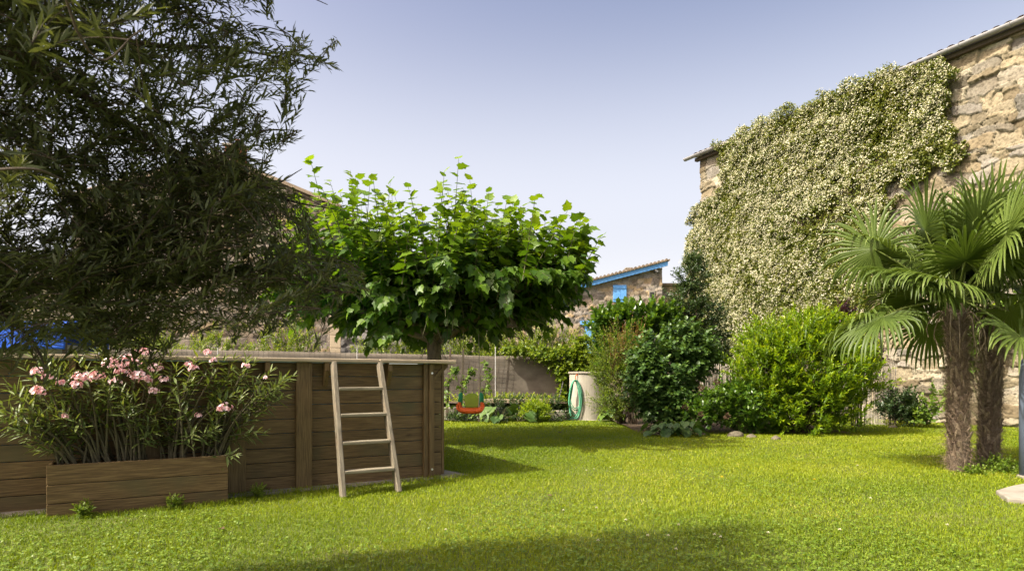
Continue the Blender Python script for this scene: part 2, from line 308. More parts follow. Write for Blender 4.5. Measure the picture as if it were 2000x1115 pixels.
# ------------------------------------------------------------ lawn
def lawn():
    parts = []
    bands = [(2.7, 5.0, 10500, .0028, .025), (5.0, 8.0, 6500, .0036, .027), (8.0, 12.0, 3200, .0052, .029), (12.0, 17.0, 1700, .008, .032)]
    for (y0, y1, dens, bw, bh) in bands:
        A = (y1-y0)*(y1*1.72+.6); n = int(A*dens)
        Yp = y0+(y1-y0)*rng.random(n); Xp = (rng.random(n)-.5)*(y1*1.72+.6)
        k = np.abs(Xp) < Yp*.86+.3; P = np.stack([Xp[k], Yp[k], np.zeros(k.sum())], -1)
        lx, ly = pool_local(P)
        inpool = (lx < .10) & (ly > -.10) | ((lx < .3) & (lx > -.3) & (ly > -.1) & (ly < .25))
        inplant = (lx > -3.34) & (lx < -2.08) & (ly > -.37)
        rb = (P[:, :2]-BC)@BY > -.1
        # keep out of the beds
        bed = ((P[:, 1] > 15.1) & (P[:, 0] < 4)) | ((P[:, 1] > 12.4-.12*np.clip(P[:, 0]-2.6, -3, 9)) & (P[:, 0] > 2.5) & (P[:, 0] < 6.2))
        keep = ~(inpool | inplant | rb | bed)
        nz = fbm(P[:, 0]*1.3, P[:, 1]*1.3); keep &= rng.random(len(P)) < .55+.9*nz
        P = P[keep]; nz = nz[keep]; lx = lx[keep]; ly = ly[keep]
        n = len(P); hh = bh*(.55+.7*rng.random(n))*(.65+.7*nz)
        edge = ((np.abs(ly+.13) < .09) & (lx < .2)) | ((ly > -.55) & (ly < -.36) & (lx < -2.0) & (lx > -3.5)); hh *= np.where(edge, 1.9, 1)
        a = rng.random(n)*2*pi; lean = rng.random(n)*.9+.15; d = np.stack([np.cos(a), np.sin(a)], -1)
        sx = np.stack([-np.sin(a+rng.normal(size=n)*.5), np.cos(a+rng.normal(size=n)*.5)], -1)*(bw*(.6+.8*rng.random(n)))[:, None]/2
        z = np.zeros(n); B = P
        def pt(t, wd, zf): 
            q = B.copy(); q[:, :2] += d*(lean*hh*t*t)[:, None]; q[:, 2] = hh*zf; l = q.copy(); l[:, :2] -= sx*wd; r = q.copy(); r[:, :2] += sx*wd; return l, r, q
        l0, r0, _ = pt(0, 1, 0); l1, r1, _ = pt(.55, .9, .6); _, _, tp = pt(1.15, 0, .88)
        V = np.stack([l0, r0, l1, r1, tp], 1).reshape(-1, 3)
        Fc = (np.array([(0,1,3),(0,3,2),(2,3,4)])[None]+(np.arange(n)*5)[:, None, None]).reshape(-1, 3)
        big = fbm(P[:, 0]*.55+9, P[:, 1]*.55+3, 3); dryp = fbm(P[:, 0]*2.1+40, P[:, 1]*2.1+30, 3)
        tone = .22+.42*rng.random(n)+.75*(big-.5)+(rng.random(n) < .04+1.2*np.clip(dryp-.56, 0, 1))*.30
        tone = np.clip(tone, 0, 1)
        parts.append((V, Fc, np.repeat(tone, 5)))
    off = 0; Vs = []; Fs = []; Ts = []
    for V, Fc, t in parts: Vs.append(V); Fs.append(Fc+off); Ts.append(t); off += len(V)
    tag(mk('lawn_grass', np.vstack(Vs), np.vstack(Fs), M['grass'], tone=np.concatenate(Ts)), kind='stuff', cat='grass', label='short sunlit yellow-green lawn covering the garden')
    # clover leaves low in the near lawn
    n = 19000; Yp = 3.0+5.5*rng.random(n)**1.3; Xp = (rng.random(n)-.5)*Yp*1.75; P = np.stack([Xp, Yp, np.zeros(n)], -1)
    nz = fbm(Xp*.9+50, Yp*.9+20, 3); pr = np.clip((nz-.47)*5, 0, 1)+np.clip((4.6-Yp)*.5, 0, .5)
    lx, ly = pool_local(P); keep = (rng.random(n) < pr) & ~((lx < .3) & (ly > -.42))
    P = P[keep]; n = len(P); P[:, 2] = .022+.02*rng.random(n)
    rr = np.repeat(P, 3, 0); az = np.repeat(rng.random(n)*2*pi, 3)+np.tile([0, 2.09, 4.19], n); m = len(rr)
    D = np.stack([np.cos(az), np.sin(az), rng.normal(size=m)*.25], -1); UP = norm(np.array([0, 0, 1.])+rng.normal(size=(m, 3))*.25)
    V, Fc, t = scatter(oval(.95), OVAL_F, rr, frames(D, UP), .011+.008*rng.random(m), rng.random(m))
    tag(mk('clover', V, Fc, M['clover'], tone=t), kind='stuff', cat='clover', label='low clover leaves mixed into the near lawn')
lawn()
def small_flowers():
    spots = [(1395,1060),(1407,1065),(1305,1062),(1265,1062),(1168,1072),(1325,1040),(1165,1005),(1145,928),(1160,925),(1192,922),(1222,1030),(1500,1056),(1310,905),(1320,1090),(1700,985),(1640,1050),(1850,1040),(1100,1010),(820,1030),(870,1050),(1675,918)]
    hd = None
    for i, (px, py) in enumerate(spots):
        g = gnd(px, py)
        if hd is None:
            r = empty('clover_flower', g, 'small white clover flower head in the near lawn', 'flower', 'white clover flowers in the lawn')
            n = 26; D = rdir(n); D[:, 2] = np.abs(D[:, 2])*.9-.15; D = norm(D)
            V, Fc, t = scatter(diamond(.45), DIA_F, np.tile([0, 0, .055], (n, 1))+D*.002, frames(D, rdir(n)), np.full(n, .0095), rng.random(n))
            hd = mk('flower_head', V, Fc, M['white'], r, tone=t, local=True)
            Vs, Qs = tubes(np.array([[[0,0,0],[.004,0,.03],[0,0,.055]]]), np.full((1, 3), .0009), 4); stm = mk('stem', Vs, Qs, M['twig'], r, local=True)
            proto = r
        else:
            r = proto.copy(); COL.objects.link(r); r.location = g
            for c_ in (hd, stm): c = c_.copy(); COL.objects.link(c); c.parent = r
    for i, (px, py, lb) in enumerate([(1410,943,'yellow dandelion flower left of centre in the open lawn'), (1590,948,'yellow dandelion flower in the open lawn between palms and ladder')]):
        g = gnd(px, py); r = empty('dandelion', g, lb, 'flower')
        n = 40; a = rng.random(n)*2*pi; D = norm(np.stack([np.cos(a), np.sin(a), .2+rng.random(n)], -1))
        V, Fc, t = scatter(diamond(.3), DIA_F, np.tile([0, 0, .06], (n, 1)), frames(D, np.tile([0, 0, 1.], (n, 1))+.01*rdir(n)), np.full(n, .016), rng.random(n))
        mk('flower_head', V, Fc, M['yellow'], r, tone=t, local=True)
        Vs, Qs = tubes(np.array([[[0,0,0],[.004,0,.03],[0,0,.06]]]), np.full((1, 3), .001), 4); mk('stem', Vs, Qs, M['twig'], r, local=True)
small_flowers()
def litter():
    lb = [(1075,975,'dry curled brown leaf on the lawn right of the ladder'),(1095,848,'pale dry leaf in the far lawn shade behind the pool corner'),(985,905,'dark dry leaf in the shadow of the pool corner'),(430,1040,'dry pinkish leaf on the lawn in front of the planter')]
    for i, (px, py, l) in enumerate(lb):
        g = gnd(px, py); a = rng.random()*6.28
        V, Fc, t = scatter(MUL, MUL_F, (g+[0, 0, .035])[None], frames(np.array([[cos(a), sin(a), .15]]), np.array([[.2, -.3, 1.]])), np.array([.05+.03*(py < 900)]), np.array([rng.random()]))
        o = mk('fallen_leaf', V, Fc, M['dry'], None, tone=t); tag(o, l, 'leaf', 'fallen leaves on the lawn')
litter()

# ------------------------------------------------------------ pool
def pool():
    r = empty('swimming_pool', (PC[0], PC[1], 0), 'raised wooden swimming pool clad in brown planks with a pale deck rim', 'swimming pool', rz=PA)
    Lx = 6.4; Dy = 3.1; hgt = 1.20; nb = 9; ph = hgt/nb
    m = MB()
    for i in range(nb):
        z0 = i*ph+.0015; z1 = (i+1)*ph-.0035
        for (a, b) in ((-Lx, -2.655), (-2.645, -1.425), (-1.415, 0)): m.box(a, b, 0, .04, z0, z1)
        m.box(-.04, 0, .043, Dy, z0, z1); m.box(-Lx, -Lx+.04, .043, Dy, z0, z1); m.box(-Lx, 0, Dy+.003, Dy+.043, z0, z1)
    m.build('plank_cladding', M['wood_x'], r, bevel=.004)
    m = MB(); m.box(-Lx+.05, -.05, .05, .06, .01, 1.18); m.box(-Lx+.05, -.05, Dy-.06, Dy-.05, .01, 1.18); m.box(-.06, -.05, .065, Dy-.065, .01, 1.18); m.box(-Lx+.05, -Lx+.06, .065, Dy-.065, .01, 1.18)
    m.build('liner', M['liner'], r)
    m = MB(); m.box(-Lx+.07, -.07, .07, Dy-.07, .02, 1.04); m.build('water', M['water'], r)
    for (x, w_, d) in ((-.135, .055, .07), (-.19, .05, .045), (-1.419, .145, .065), (-2.0, .15, .05), (-2.66, .14, .065), (-3.95, .145, .065), (-5.2, .145, .065)):
        m = MB(); m.box(x-w_/2, x+w_/2, -d, -.002, .005, 1.197); p = m.build('post', M['wood_z'], r, bevel=.005)
        if x == -.135:
            for z in (1.10, .10):
                s = MB(); s.tube([(x, -d-.006, z), (x, -d+.004, z)], [.011, .011], 10); s.build('screw', M['screw'], p)
    m = MB(); m.box(.002, .03, -.004, .03, .03, 1.197); m.build('corner_trim', M['wood_z'], r, bevel=.003)
    def brk(x, w_):
        m = MB(); m.prism([(x-w_/2, -.003, 1.197), (x-w_/2, -.125, 1.197), (x-w_/2, -.125, 1.12), (x-w_/2, -.05, .97), (x-w_/2, -.003, .97)], (0, 0, 0), (w_, 0, 0)); m.build('rim_bracket', M['wood_z'], r, bevel=.003)
    for x in (-.60, -1.22, -1.75, -2.35, -3.2): brk(x, .042)
    m = MB(); m.prism([(.002, .05, 1.197), (.10, .05, 1.197), (.10, .05, 1.17), (.002, .05, 1.08)], (0, 0, 0), (0, .04, 0)); m.build('rim_bracket', M['wood_z'], r, bevel=.002)
    m = MB(); m.prism([(-.105, -.004, 1.05), (-.105, -.02, 1.05), (-.005, -.02, 1.15), (-.005, -.004, 1.15)], (0, 0, 0), (0, 0, -.045)); m.build('rim_bracket', M['wood_z'], r)
    # rim boards
    for (a, b) in ((-Lx-.1, -4.1), (-4.094, -2.35), (-2.344, -.72), (-.714, .115)):
        m = MB(); m.box(a, b, -.135, .005, 1.2, 1.236); m.box(a, b, .011, .15, 1.2, 1.236); m.build('rim_board', M['rim'], r, bevel=.008)
    m = MB(); m.box(-.15, -.01, .156, Dy-.02, 1.2, 1.236); m.box(-.004, .115, .156, Dy-.02, 1.2, 1.236); m.build('rim_board', M['rim'], r, bevel=.006)
    m = MB(); m.box(-Lx-.1, .115, Dy-.014, Dy+.13, 1.2, 1.236); m.build('rim_board', M['rim'], r, bevel=.006)
    m = MB(); m.box(-Lx-.1, -Lx+.15, .156, Dy-.02, 1.2, 1.236); m.build('rim_board', M['rim'], r, bevel=.006)
    m = MB(); m.box(-.62, -.32, -.137, -.134, 1.19, 1.197); m.build('metal_clip', M['screw'], r)
    # slab
    V = MB(); n = 40
    m = MB(); m.prism([(-Lx-.3, -.15, -.1), (-2.0, -.16, -.1), (-.6, -.13, -.1), (.02, -.16, -.1), (.17, -.13, -.1), (.26, -.02, -.1), (.2, .3, -.1), (.15, Dy+.2, -.1), (-Lx-.3, Dy+.2, -.1)], (0, 0, 0), (0, 0, .118))
    s = m.build('pool_slab', M['concrete'], None, bevel=.01); s.location = (PC[0], PC[1], 0); s.rotation_euler = (0, 0, PA); tag(s, kind='structure')
    # ladder
    fl = np.array([-1.21, -.66, 0]); fr = np.array([-.70, -.65, 0]); tl = np.array([-1.17, -.155, 1.19]); tr = np.array([-.725, -.155, 1.19])
    o = pool_pt(-.955, -.655); L = empty('ladder', o, 'pale weathered wooden ladder with four treads leaning on the pool', 'ladder', rz=PA)
    off = np.array([-.955, -.655, 0])
    for a, b in ((fl, tl), (fr, tr)):
        d = norm(b-a); ln = np.linalg.norm(b-a); m = MB(); m.box(-.021, .021, -.045, .045, 0, ln); q = m.build('side_rail', M['ladder'], L, bevel=.006)
        q.location = a-off; q.rotation_euler = mathutils.Vector(d).to_track_quat('Z', 'X').to_euler()
        z = mathutils.Vector(d); y = mathutils.Vector((0, 1, 0)); y = (y-z*y.dot(z)).normalized(); x = y.cross(z)
        q.rotation_euler = mathutils.Matrix((x, y, z)).transposed().to_euler()
    for z in (.215, .462, .708, .950):
        t = z/1.19; a = fl+(tl-fl)*t; b = fr+(tr-fr)*t; m = MB(); c = (a+b)/2-off; hw = (b[0]-a[0])/2-.022
        m.box(c[0]-hw, c[0]+hw, c[1]-.05, c[1]+.045, z-.016, z+.014); m.build('tread', M['rung'], L, bevel=.007)
    # planter
    P = empty('planter_box', pool_pt(-3.336, -.36), 'long low brown wooden planter box standing before the pool wall', 'planter', rz=PA)
    W_ = 1.236; D_ = .31; hh = [(-.03, .105), (.109, .247), (.251, .398)]
    for nm, bx in (('front_board', (0, W_, 0, .022)), ('back_board', (0, W_, D_-.022, D_)), ('end_board', (0, .022, .025, D_-.025)), ('end_board', (W_-.022, W_, .025, D_-.025))):
        m = MB()
        for z0, z1 in hh: m.box(bx[0], bx[1], bx[2], bx[3], z0, z1)
        m.build(nm, M['wood_x'], P, bevel=.004)
    m = MB(); m.box(.024, W_-.024, .024, D_-.024, .0, .33); m.build('soil', M['earth'], P)
pool()

# ------------------------------------------------------------ generic foliage
def shoots(O, D, L, k, size, alpha=55, droop=.1, t0=.15, grav=.0, wid=None, tipup=.0, tone0=.1, tone1=.55, jit=.3, shrink=.35, whorl=None, upw=1.0):
    """returns leaf positions, frames, sizes, tones, twig paths"""
    N = len(O); D = norm(D); t = np.linspace(t0, 1, k)[None, :]+rng.normal(size=(N, k))*.02; t = np.clip(t, min(0, t0), 1)
    if whorl: t = np.ceil(t*whorl)/whorl
    z = np.array([0, 0, -1.]); L_ = L[:, None, None]
    pos = O[:, None]+D[:, None]*L_*t[..., None]+z*droop*L_*(np.maximum(t, 0)**2)[..., None]
    tan = norm(D[:, None]+z*2*droop*t[..., None])
    a = norm(np.cross(D, norm(rng.normal(size=(N, 3))))); b = np.cross(D, a)
    ph = np.arange(k)[None]*2.4+rng.random((N, 1))*6.28+rng.normal(size=(N, k))*jit
    al = np.radians(alpha)*(1-.55*np.maximum(t, 0)**3)+rng.normal(size=(N, k))*.12
    ld = tan*np.cos(al)[..., None]+(a[:, None]*np.cos(ph)[..., None]+b[:, None]*np.sin(ph)[..., None])*np.sin(al)[..., None]
    ld = ld+np.array([0, 0, -grav])+rng.normal(size=ld.shape)*.08*jit
    up = np.array([0, 0, upw])+tan*.6+rng.normal(size=ld.shape)*jit*.9
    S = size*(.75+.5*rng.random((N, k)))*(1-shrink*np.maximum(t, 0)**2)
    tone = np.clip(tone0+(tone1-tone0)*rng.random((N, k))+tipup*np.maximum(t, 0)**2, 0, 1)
    tt = np.linspace(0, 1, 4)[None, :, None]; tw = O[:, None]+D[:, None]*L_*tt+z*droop*L_*tt**2
    return pos.reshape(-1, 3), frames(ld.reshape(-1, 3), up.reshape(-1, 3)), S.ravel(), tone.ravel(), tw
def blob_points(blobs, n, rmin=.55, rpow=.5, lump=.15):
    B = np.array(blobs, float); wt = (B[:, 3]*B[:, 4]+B[:, 4]*B[:, 5]+B[:, 3]*B[:, 5]); i = rng.choice(len(B), n, p=wt/wt.sum())
    d = rdir(n); r = rmin+(1-rmin)*rng.random(n)**rpow
    r = r*(1+lump*(fbm(d[:, 0]*2.5+i*3.1+10, d[:, 2]*2.5+d[:, 1]*2+i+10, 3)-.5)*2)
    return B[i, :3]+d*r[:, None]*B[i, 3:], d
def shrub(name, label, cat, base, blobs, T, TF, size, mat, n=300, L=.3, k=10, up=.6, rnd=.35, alpha=55, droop=.05, group=None, rmin=.5, stems=8, stemr=.015, tipup=.3, tone=(.05,.6), grav=0, lump=.2, twig='twig', twr=.0025, t0=.1, zmin=.03, jit=.35, shrink=.35, whorl=None):
    r = empty(name, base, label, cat, group)
    O, d = blob_points(blobs, n, rmin, lump=lump); k_ = O[:, 2] > zmin; O = O[k_]; d = d[k_]; n = len(O)
    D = norm(d*np.array([1, 1, .8])+np.array([0, 0, up])+rng.normal(size=(n, 3))*rnd)
    Ls = L*(.5+.9*rng.random(n)); O = O-D*Ls[:, None]*.55
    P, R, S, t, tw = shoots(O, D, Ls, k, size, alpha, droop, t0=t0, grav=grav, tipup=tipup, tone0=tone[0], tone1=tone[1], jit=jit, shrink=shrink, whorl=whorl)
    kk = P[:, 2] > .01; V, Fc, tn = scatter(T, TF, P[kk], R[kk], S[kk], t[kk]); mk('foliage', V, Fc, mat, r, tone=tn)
    V1, Q1 = tubes(tw, np.broadcast_to(np.array([1, .8, .6, .3])*twr, (n, 4)), 3)
    Vs = [V1]; Qs = [Q1]
    if stems:
        j = rng.choice(n, min(stems, n), replace=False); e = O[j]; b = np.array(base)+np.stack([rng.normal(size=len(j))*.06, rng.normal(size=len(j))*.06, np.zeros(len(j))], -1)
        tt = np.linspace(0, 1, 7)[None, :, None]; pth = b[:, None]*(1-tt)+e[:, None]*tt; pth[:, :, 2] = b[:, None, 2]+(e[:, 2]-b[:, 2])[:, None]*np.linspace(0, 1, 7)**.75
        V2, Q2 = tubes(pth, np.broadcast_to(np.linspace(1, .3, 7)*stemr, (len(j), 7)), 5); Vs.append(V2); Qs.append(Q2+len(V1))
    mk('stem', np.vstack(Vs), np.vstack(Qs), M[twig], r)
    return r

# ------------------------------------------------------------ oleanders in the planter
def flower_cluster(c, rad, n, root, fs=.032):
    d = rdir(n); d[:, 2] = np.abs(d[:, 2])*.8+d[:, 2]*.2; d[:, 1] -= .35; d = norm(d)
    P = c+d*rad*(.45+.55*rng.random(n))[:, None]*np.array([1.0, .9, .95]); m = n*5
    A = norm(np.cross(d, rdir(n))); B = np.cross(d, A); az = np.tile(np.arange(5)*1.2566, n)+np.repeat(rng.random(n)*6, 5)
    A5 = np.repeat(A, 5, 0); B5 = np.repeat(B, 5, 0); d5 = np.repeat(d, 5, 0)
    D = A5*np.cos(az)[:, None]+B5*np.sin(az)[:, None]+d5*.45
    V, Fc, t = scatter(oval(.95), OVAL_F, np.repeat(P, 5, 0), frames(D, d5+.1*rdir(m)), fs*.5*(.8+.4*rng.random(m)), np.clip(np.repeat(rng.random(n), 5)+rng.normal(size=m)*.12, 0, 1))
    mk('flower_cluster', V, Fc, M['pink'], root, tone=t)
def oleanders():
    spec = [
     ('leftmost oleander in the planter, leaning out low to the left without blossom', (-3.2, -.2), [((60,745),4.6),((25,800),4.55),((60,790),4.6),((95,830),4.65),((20,850),4.55)], []),
     ('oleander second from the left in the planter with pink flower heads at its left', (-3.0, -.2), [((100,760),4.8),((150,760),4.85),((110,800),4.75),((170,790),4.85),((135,830),4.8),((150,735),4.9),((190,745),4.9),((75,790),4.7),((130,870),4.8)], [((75,728),.055,18),((98,738),.055,16),((76,768),.06,20),((160,742),.07,22),((126,813),.02,5),((190,738),.065,20),((150,755),.05,14),((118,748),.03,8)]),
     ('tallest oleander near the planter middle, topped with the densest pink blossom', (-2.78, -.18), [((210,740),5.0),((245,720),5.05),((200,790),4.95),((250,780),5.0),((285,715),5.1),((280,770),5.05),((230,810),4.95),((310,760),5.1),((180,820),4.9),((265,830),5.0)], [((220,715),.08,30),((240,728),.06,22),((278,692),.07,26),((262,712),.06,20),((270,738),.075,28),((305,722),.06,18),((225,748),.05,14),((300,765),.045,12),((250,700),.05,14),((320,742),.04,10),((285,745),.06,18)]),
     ('oleander right of the planter middle with thin pink flower heads above dark foliage', (-2.5, -.17), [((340,740),5.2),((370,730),5.25),((400,720),5.3),((350,790),5.2),((380,800),5.2),((330,810),5.15),((410,760),5.3),((360,840),5.15),((310,830),5.1)], [((405,690),.035,9),((418,705),.03,7),((378,722),.045,12),((365,712),.035,8),((388,812),.028,6)]),
     ('rightmost oleander leaning over the pool post with one low pink flower head', (-2.22, -.17), [((440,750),5.35),((480,740),5.4),((500,790),5.4),((460,800),5.35),((430,820),5.3),((510,760),5.4),((450,850),5.3),((490,840),5.35),((465,730),5.4),((525,770),5.4),((420,780),5.3)], [((440,800),.065,26),((480,716),.035,9),((520,738),.02,5)]),
    ]
    for lb, (bx, by), tips, fl in spec:
        base = pool_pt(bx, by, .33); r = empty('oleander', base, lb, 'oleander', 'oleanders in the wooden planter')
        paths = []; O = []; D = []
        allt = []
        for (px, py), Y in tips:
            for j in range(3):
                q = at(px, py, Y)+rng.normal(size=3)*np.array([.085, .08, .075]); q[1] = min(q[1], pool_pt(pool_local(q[None])[0][0], -.17)[1]) 
                allt.append(q)
        for i, q in enumerate(allt):
            b = base+np.array([rng.normal()*.05, rng.normal()*.04, -.02]); mid = b*.5+q*.5+np.array([0, 0, .06])+rng.normal(size=3)*.02
            mid[:2] = b[:2]*.6+q[:2]*.4
            c = catmull([b, mid, q], 4); paths.append(c); d = norm(c[-1]-c[-3]+np.array([0, 0, .02])); O.append(q-d*.12); D.append(d)
        O = np.array(O); D = np.array(D); n = len(O)
        for (px, py), rad, cn in fl:
            lx_ = pool_local(at(px, py, 4.9)[None])[0][0]; Yf = 4.9
            for _ in range(6): Yf = pool_pt(pool_local(at(px, py, Yf)[None])[0][0], -.42)[1]
            c = at(px, py, Yf)
            i = np.argmin(np.linalg.norm(O-c, axis=1)); paths.append(catmull([O[i], (O[i]+c)/2, c], 4)); flower_cluster(c, rad*1.0, int(cn*1.15), r, .036)
        Pp = np.array(paths[:n]); V1, Q1 = tubes(Pp, np.broadcast_to(np.linspace(.011, .004, Pp.shape[1]), Pp.shape[:2]), 5)
        Vs, Qs = [V1], [Q1]
        if len(paths) > n:
            Pp = np.array(paths[n:]); V2, Q2 = tubes(Pp, np.broadcast_to(np.linspace(.003, .002, Pp.shape[1]), Pp.shape[:2]), 4); Vs.append(V2); Qs.append(Q2+len(V1))
        mk('stem', np.vstack(Vs), np.vstack(Qs), M['olst'], r)
        P, R, S, t, tw = shoots(O, D, np.full(n, .24), 17, .12, 62, .06, t0=-.2, grav=.12, tone0=.0, tone1=.75, tipup=.25, jit=.3, whorl=6)
        V, Fc, tn = scatter(lance(.17), LANCE_F, P, R, S, t); mk('foliage', V, Fc, M['oleander'], r, tone=tn)
oleanders()

# ------------------------------------------------------------ foreground tree (upper left)
def in_poly(x, y, poly):
    poly = np.array(poly, float); c = np.zeros(len(x), bool); j = len(poly)-1
    for i in range(len(poly)):
        xi, yi = poly[i]; xj, yj = poly[j]
        c ^= ((yi > y) != (yj > y)) & (x < (xj-xi)*(y-yi)/(yj-yi+1e-9)+xi); j = i
    return c
def fore_tree():
    base = np.array([-2.75, 1.3, 0]); r = empty('olive_tree', base, 'dark narrow-leaved tree overhanging from the upper left in the foreground', 'tree')
    tr = catmull([base, base+[.05, .02, .8], (-2.6, 1.45, 1.5), (-2.5, 1.6, 2.2), (-2.2, 1.6, 3.2)], 6)
    V0, Q0 = tubes(tr[None], np.linspace(.13, .06, len(tr))[None], 12); mk('trunk', V0, Q0, M['bark'], r, smooth=True)
    a = at
    limbs = [
     ([(-2.6,1.45,1.5), a(-120,500,2.3), a(20,500,2.5), a(150,525,2.7), a(240,478,2.8), a(370,430,2.9), a(520,370,3.0), a(590,330,3.1)], .030),
     ([a(150,525,2.7), a(330,552,2.75), a(500,525,2.7), a(640,565,2.6), a(700,572,2.5)], .014),
     ([(-2.5,1.6,2.0), a(-60,90,2.0), a(100,150,2.3), a(250,245,2.6), a(400,330,2.8), a(560,390,2.9), a(660,410,2.7)], .026),
     ([(-2.4,1.6,2.6), a(-50,-40,2.6), a(250,80,2.8), a(450,95,3.0), a(620,130,3.0)], .022),
     ([(-2.3,1.6,2.9), a(0,-240,2.4), a(250,-120,2.7), a(480,-60,2.9), a(640,10,3.0)], .022),
     ([(-2.2,1.6,3.2), a(100,-500,2.4), a(300,-380,2.6), a(500,-250,2.7)], .022),
     ([a(150,525,2.7), a(180,600,2.6), a(260,660,2.6), a(330,690,2.6)], .010),
     ([a(20,500,2.5), a(0,600,2.3), a(60,660,2.2), a(90,720,2.1)], .010),
     ([(-2.6,1.45,1.7), a(-200,380,1.2), a(-60,340,1.15), a(60,330,1.15), a(120,350,1.2)], .005),
     ([(-2.5,1.6,2.2), (-1.6,1.0,2.6), (-.9,.9,2.45), a(150,60,1.3), a(280,60,1.4)], .006),
     ([a(400,330,2.8), a(500,260,3.0), a(590,255,3.1)], .010),
    ]
    Lp = []; Vs = []; Qs = []; off = 0
    for pts, r0 in limbs:
        c = catmull(pts, 8); Lp.append(c); V1, Q1 = tubes(c[None], np.linspace(r0, .0016, len(c))[None], 7); Vs.append(V1); Qs.append(Q1+off); off += len(V1)
    mk('limb', np.vstack(Vs), np.vstack(Qs), M['twigbrown'], r, smooth=True)
    LP = np.vstack(Lp[:-1] if False else Lp)
    # twig tips filling the crown volume
    sil = [(-250,-700),(400,-700),(480,-300),(560,-60),(600,50),(655,90),(712,130),(640,165),(600,175),(615,235),(570,285),(560,340),(610,400),(660,440),(640,480),(740,545),(720,585),(640,600),(570,630),(520,650),(440,630),(330,650),(300,680),(180,680),(140,665),(60,655),(-60,640),(-250,500)]
    holes = [(60,415,130,100),(130,440,60,95),(60,455,60,45),(150,120,60,34),(240,120,60,34),(60,70,60,34),(170,230,60,26),(330,190,50,26),(330,60,50,26),(220,320,40,22),(450,150,40,20)]
    n = 4300; x = rng.uniform(-250, 740, n*2); y = rng.uniform(-600, 700, n*2)
    k = in_poly(x, y, sil)
    for hx, hy, hw, hh in holes: k &= ~((np.abs(x-hx) < hw*.6) & (np.abs(y-hy) < hh*.5) & (rng.random(len(x)) < .75))
    k &= (y > -60) | (rng.random(len(x)) < .35)
    x = x[k][:n]; y = y[k][:n]; n = len(x)
    dens = fbm(x/60+7, y/45+3, 3); kk = rng.random(n) < np.clip((dens-.15)*2.6, .45, 1); kk &= (rng.random(n) < np.interp(x, [0, 420, 640], [1, 1, .6])); kk &= (rng.random(n) < np.interp(y, [0, 250, 380, 700], [.38, .46, .9, .85]))|(y < -20); x = x[kk]; y = y[kk]; n = len(x)
    Y = np.interp(x, [-250, 150, 400], [1.85, 2.1, 2.35])+.9*rng.random(n); Y -= .12*np.clip(H+(YH-y)/F*Y-1.5, 0, 3)
    tips = np.stack([(x-1000)/F*Y, Y, H+(YH-y)/F*Y], -1)
    # big soft near sprays
    nx = np.concatenate([rng.normal(50, 40, 5), rng.normal(230, 90, 4)]); ny = np.concatenate([rng.normal(310, 35, 5), rng.normal(25, 20, 4)]); nY = 1.3+.35*rng.random(len(nx))
    tips = np.vstack([tips, np.stack([(nx-1000)/F*nY, nY, H+(YH-ny)/F*nY], -1)])
    # shading canopy out of frame, up and to the left
    m = 760; cpt, _ = blob_points([(-2.4,1.25,3.5,.9,.6,.5), (-1.6,1.1,4.0,.7,.6,.4), (-3.2,1.3,2.8,.7,.6,.8)], m, .2); tips = np.vstack([tips, cpt])
    n = len(tips); d0 = np.sqrt(((tips[:, None]-LP[None])**2).sum(2).min(1)); o_ = np.argsort(d0); tips = tips[o_]; nodes = np.vstack([LP, tips]); m0 = len(LP); src = np.empty_like(tips)
    for i in range(n):
        q = nodes[:m0+i]-tips[i]; dd = np.sqrt((q**2).sum(1)); dd += np.where(dd < .10, .5, 0)+np.where(q[:, 0] > .03, .12, 0)+np.where(np.arange(m0+i) >= m0, .05, 0); src[i] = nodes[np.argmin(dd)]
    v = tips-src; ln = np.linalg.norm(v, axis=1); d = norm(norm(v)*.7+np.array([.55, 0, .05])+rng.normal(size=(n, 3))*.32)
    Ls = .20+.18*rng.random(n)
    O = tips-d*Ls[:, None]
    tt = np.linspace(0, 1, 6)[None, :, None]; mid = src*.45+O*.55+np.array([0, 0, .02])-norm(v)*0
    pth = src[:, None]*(1-tt)**2+2*mid[:, None]*tt*(1-tt)+O[:, None]*tt**2
    V1, Q1 = tubes(pth, np.linspace(.0026, .0011, 6)[None]*(.7+.5*rng.random((n, 1)))*np.clip(tips[:, 1:2]/2.4, .3, 1), 4)
    P, R, S, t, tw = shoots(O, d, Ls, 30, .056, 38, .06, t0=-.2, tone0=.0, tone1=.72, tipup=.12, jit=.45)
    V2, Q2 = tubes(tw, np.broadcast_to(np.array([.0014, .0012, .001, .0006]), (n, 4)), 3)
    mk('twig', np.vstack([V1, V2]), np.vstack([Q1, Q2+len(V1)]), M['twigbrown'], r)
    t = np.where(rng.random(len(t)) < .01, .95, t)
    V, Fc, tn = scatter(lance(.175), LANCE_F, P, R, S, t); mk('foliage', V, Fc, M['olive'], r, tone=tn)
fore_tree()

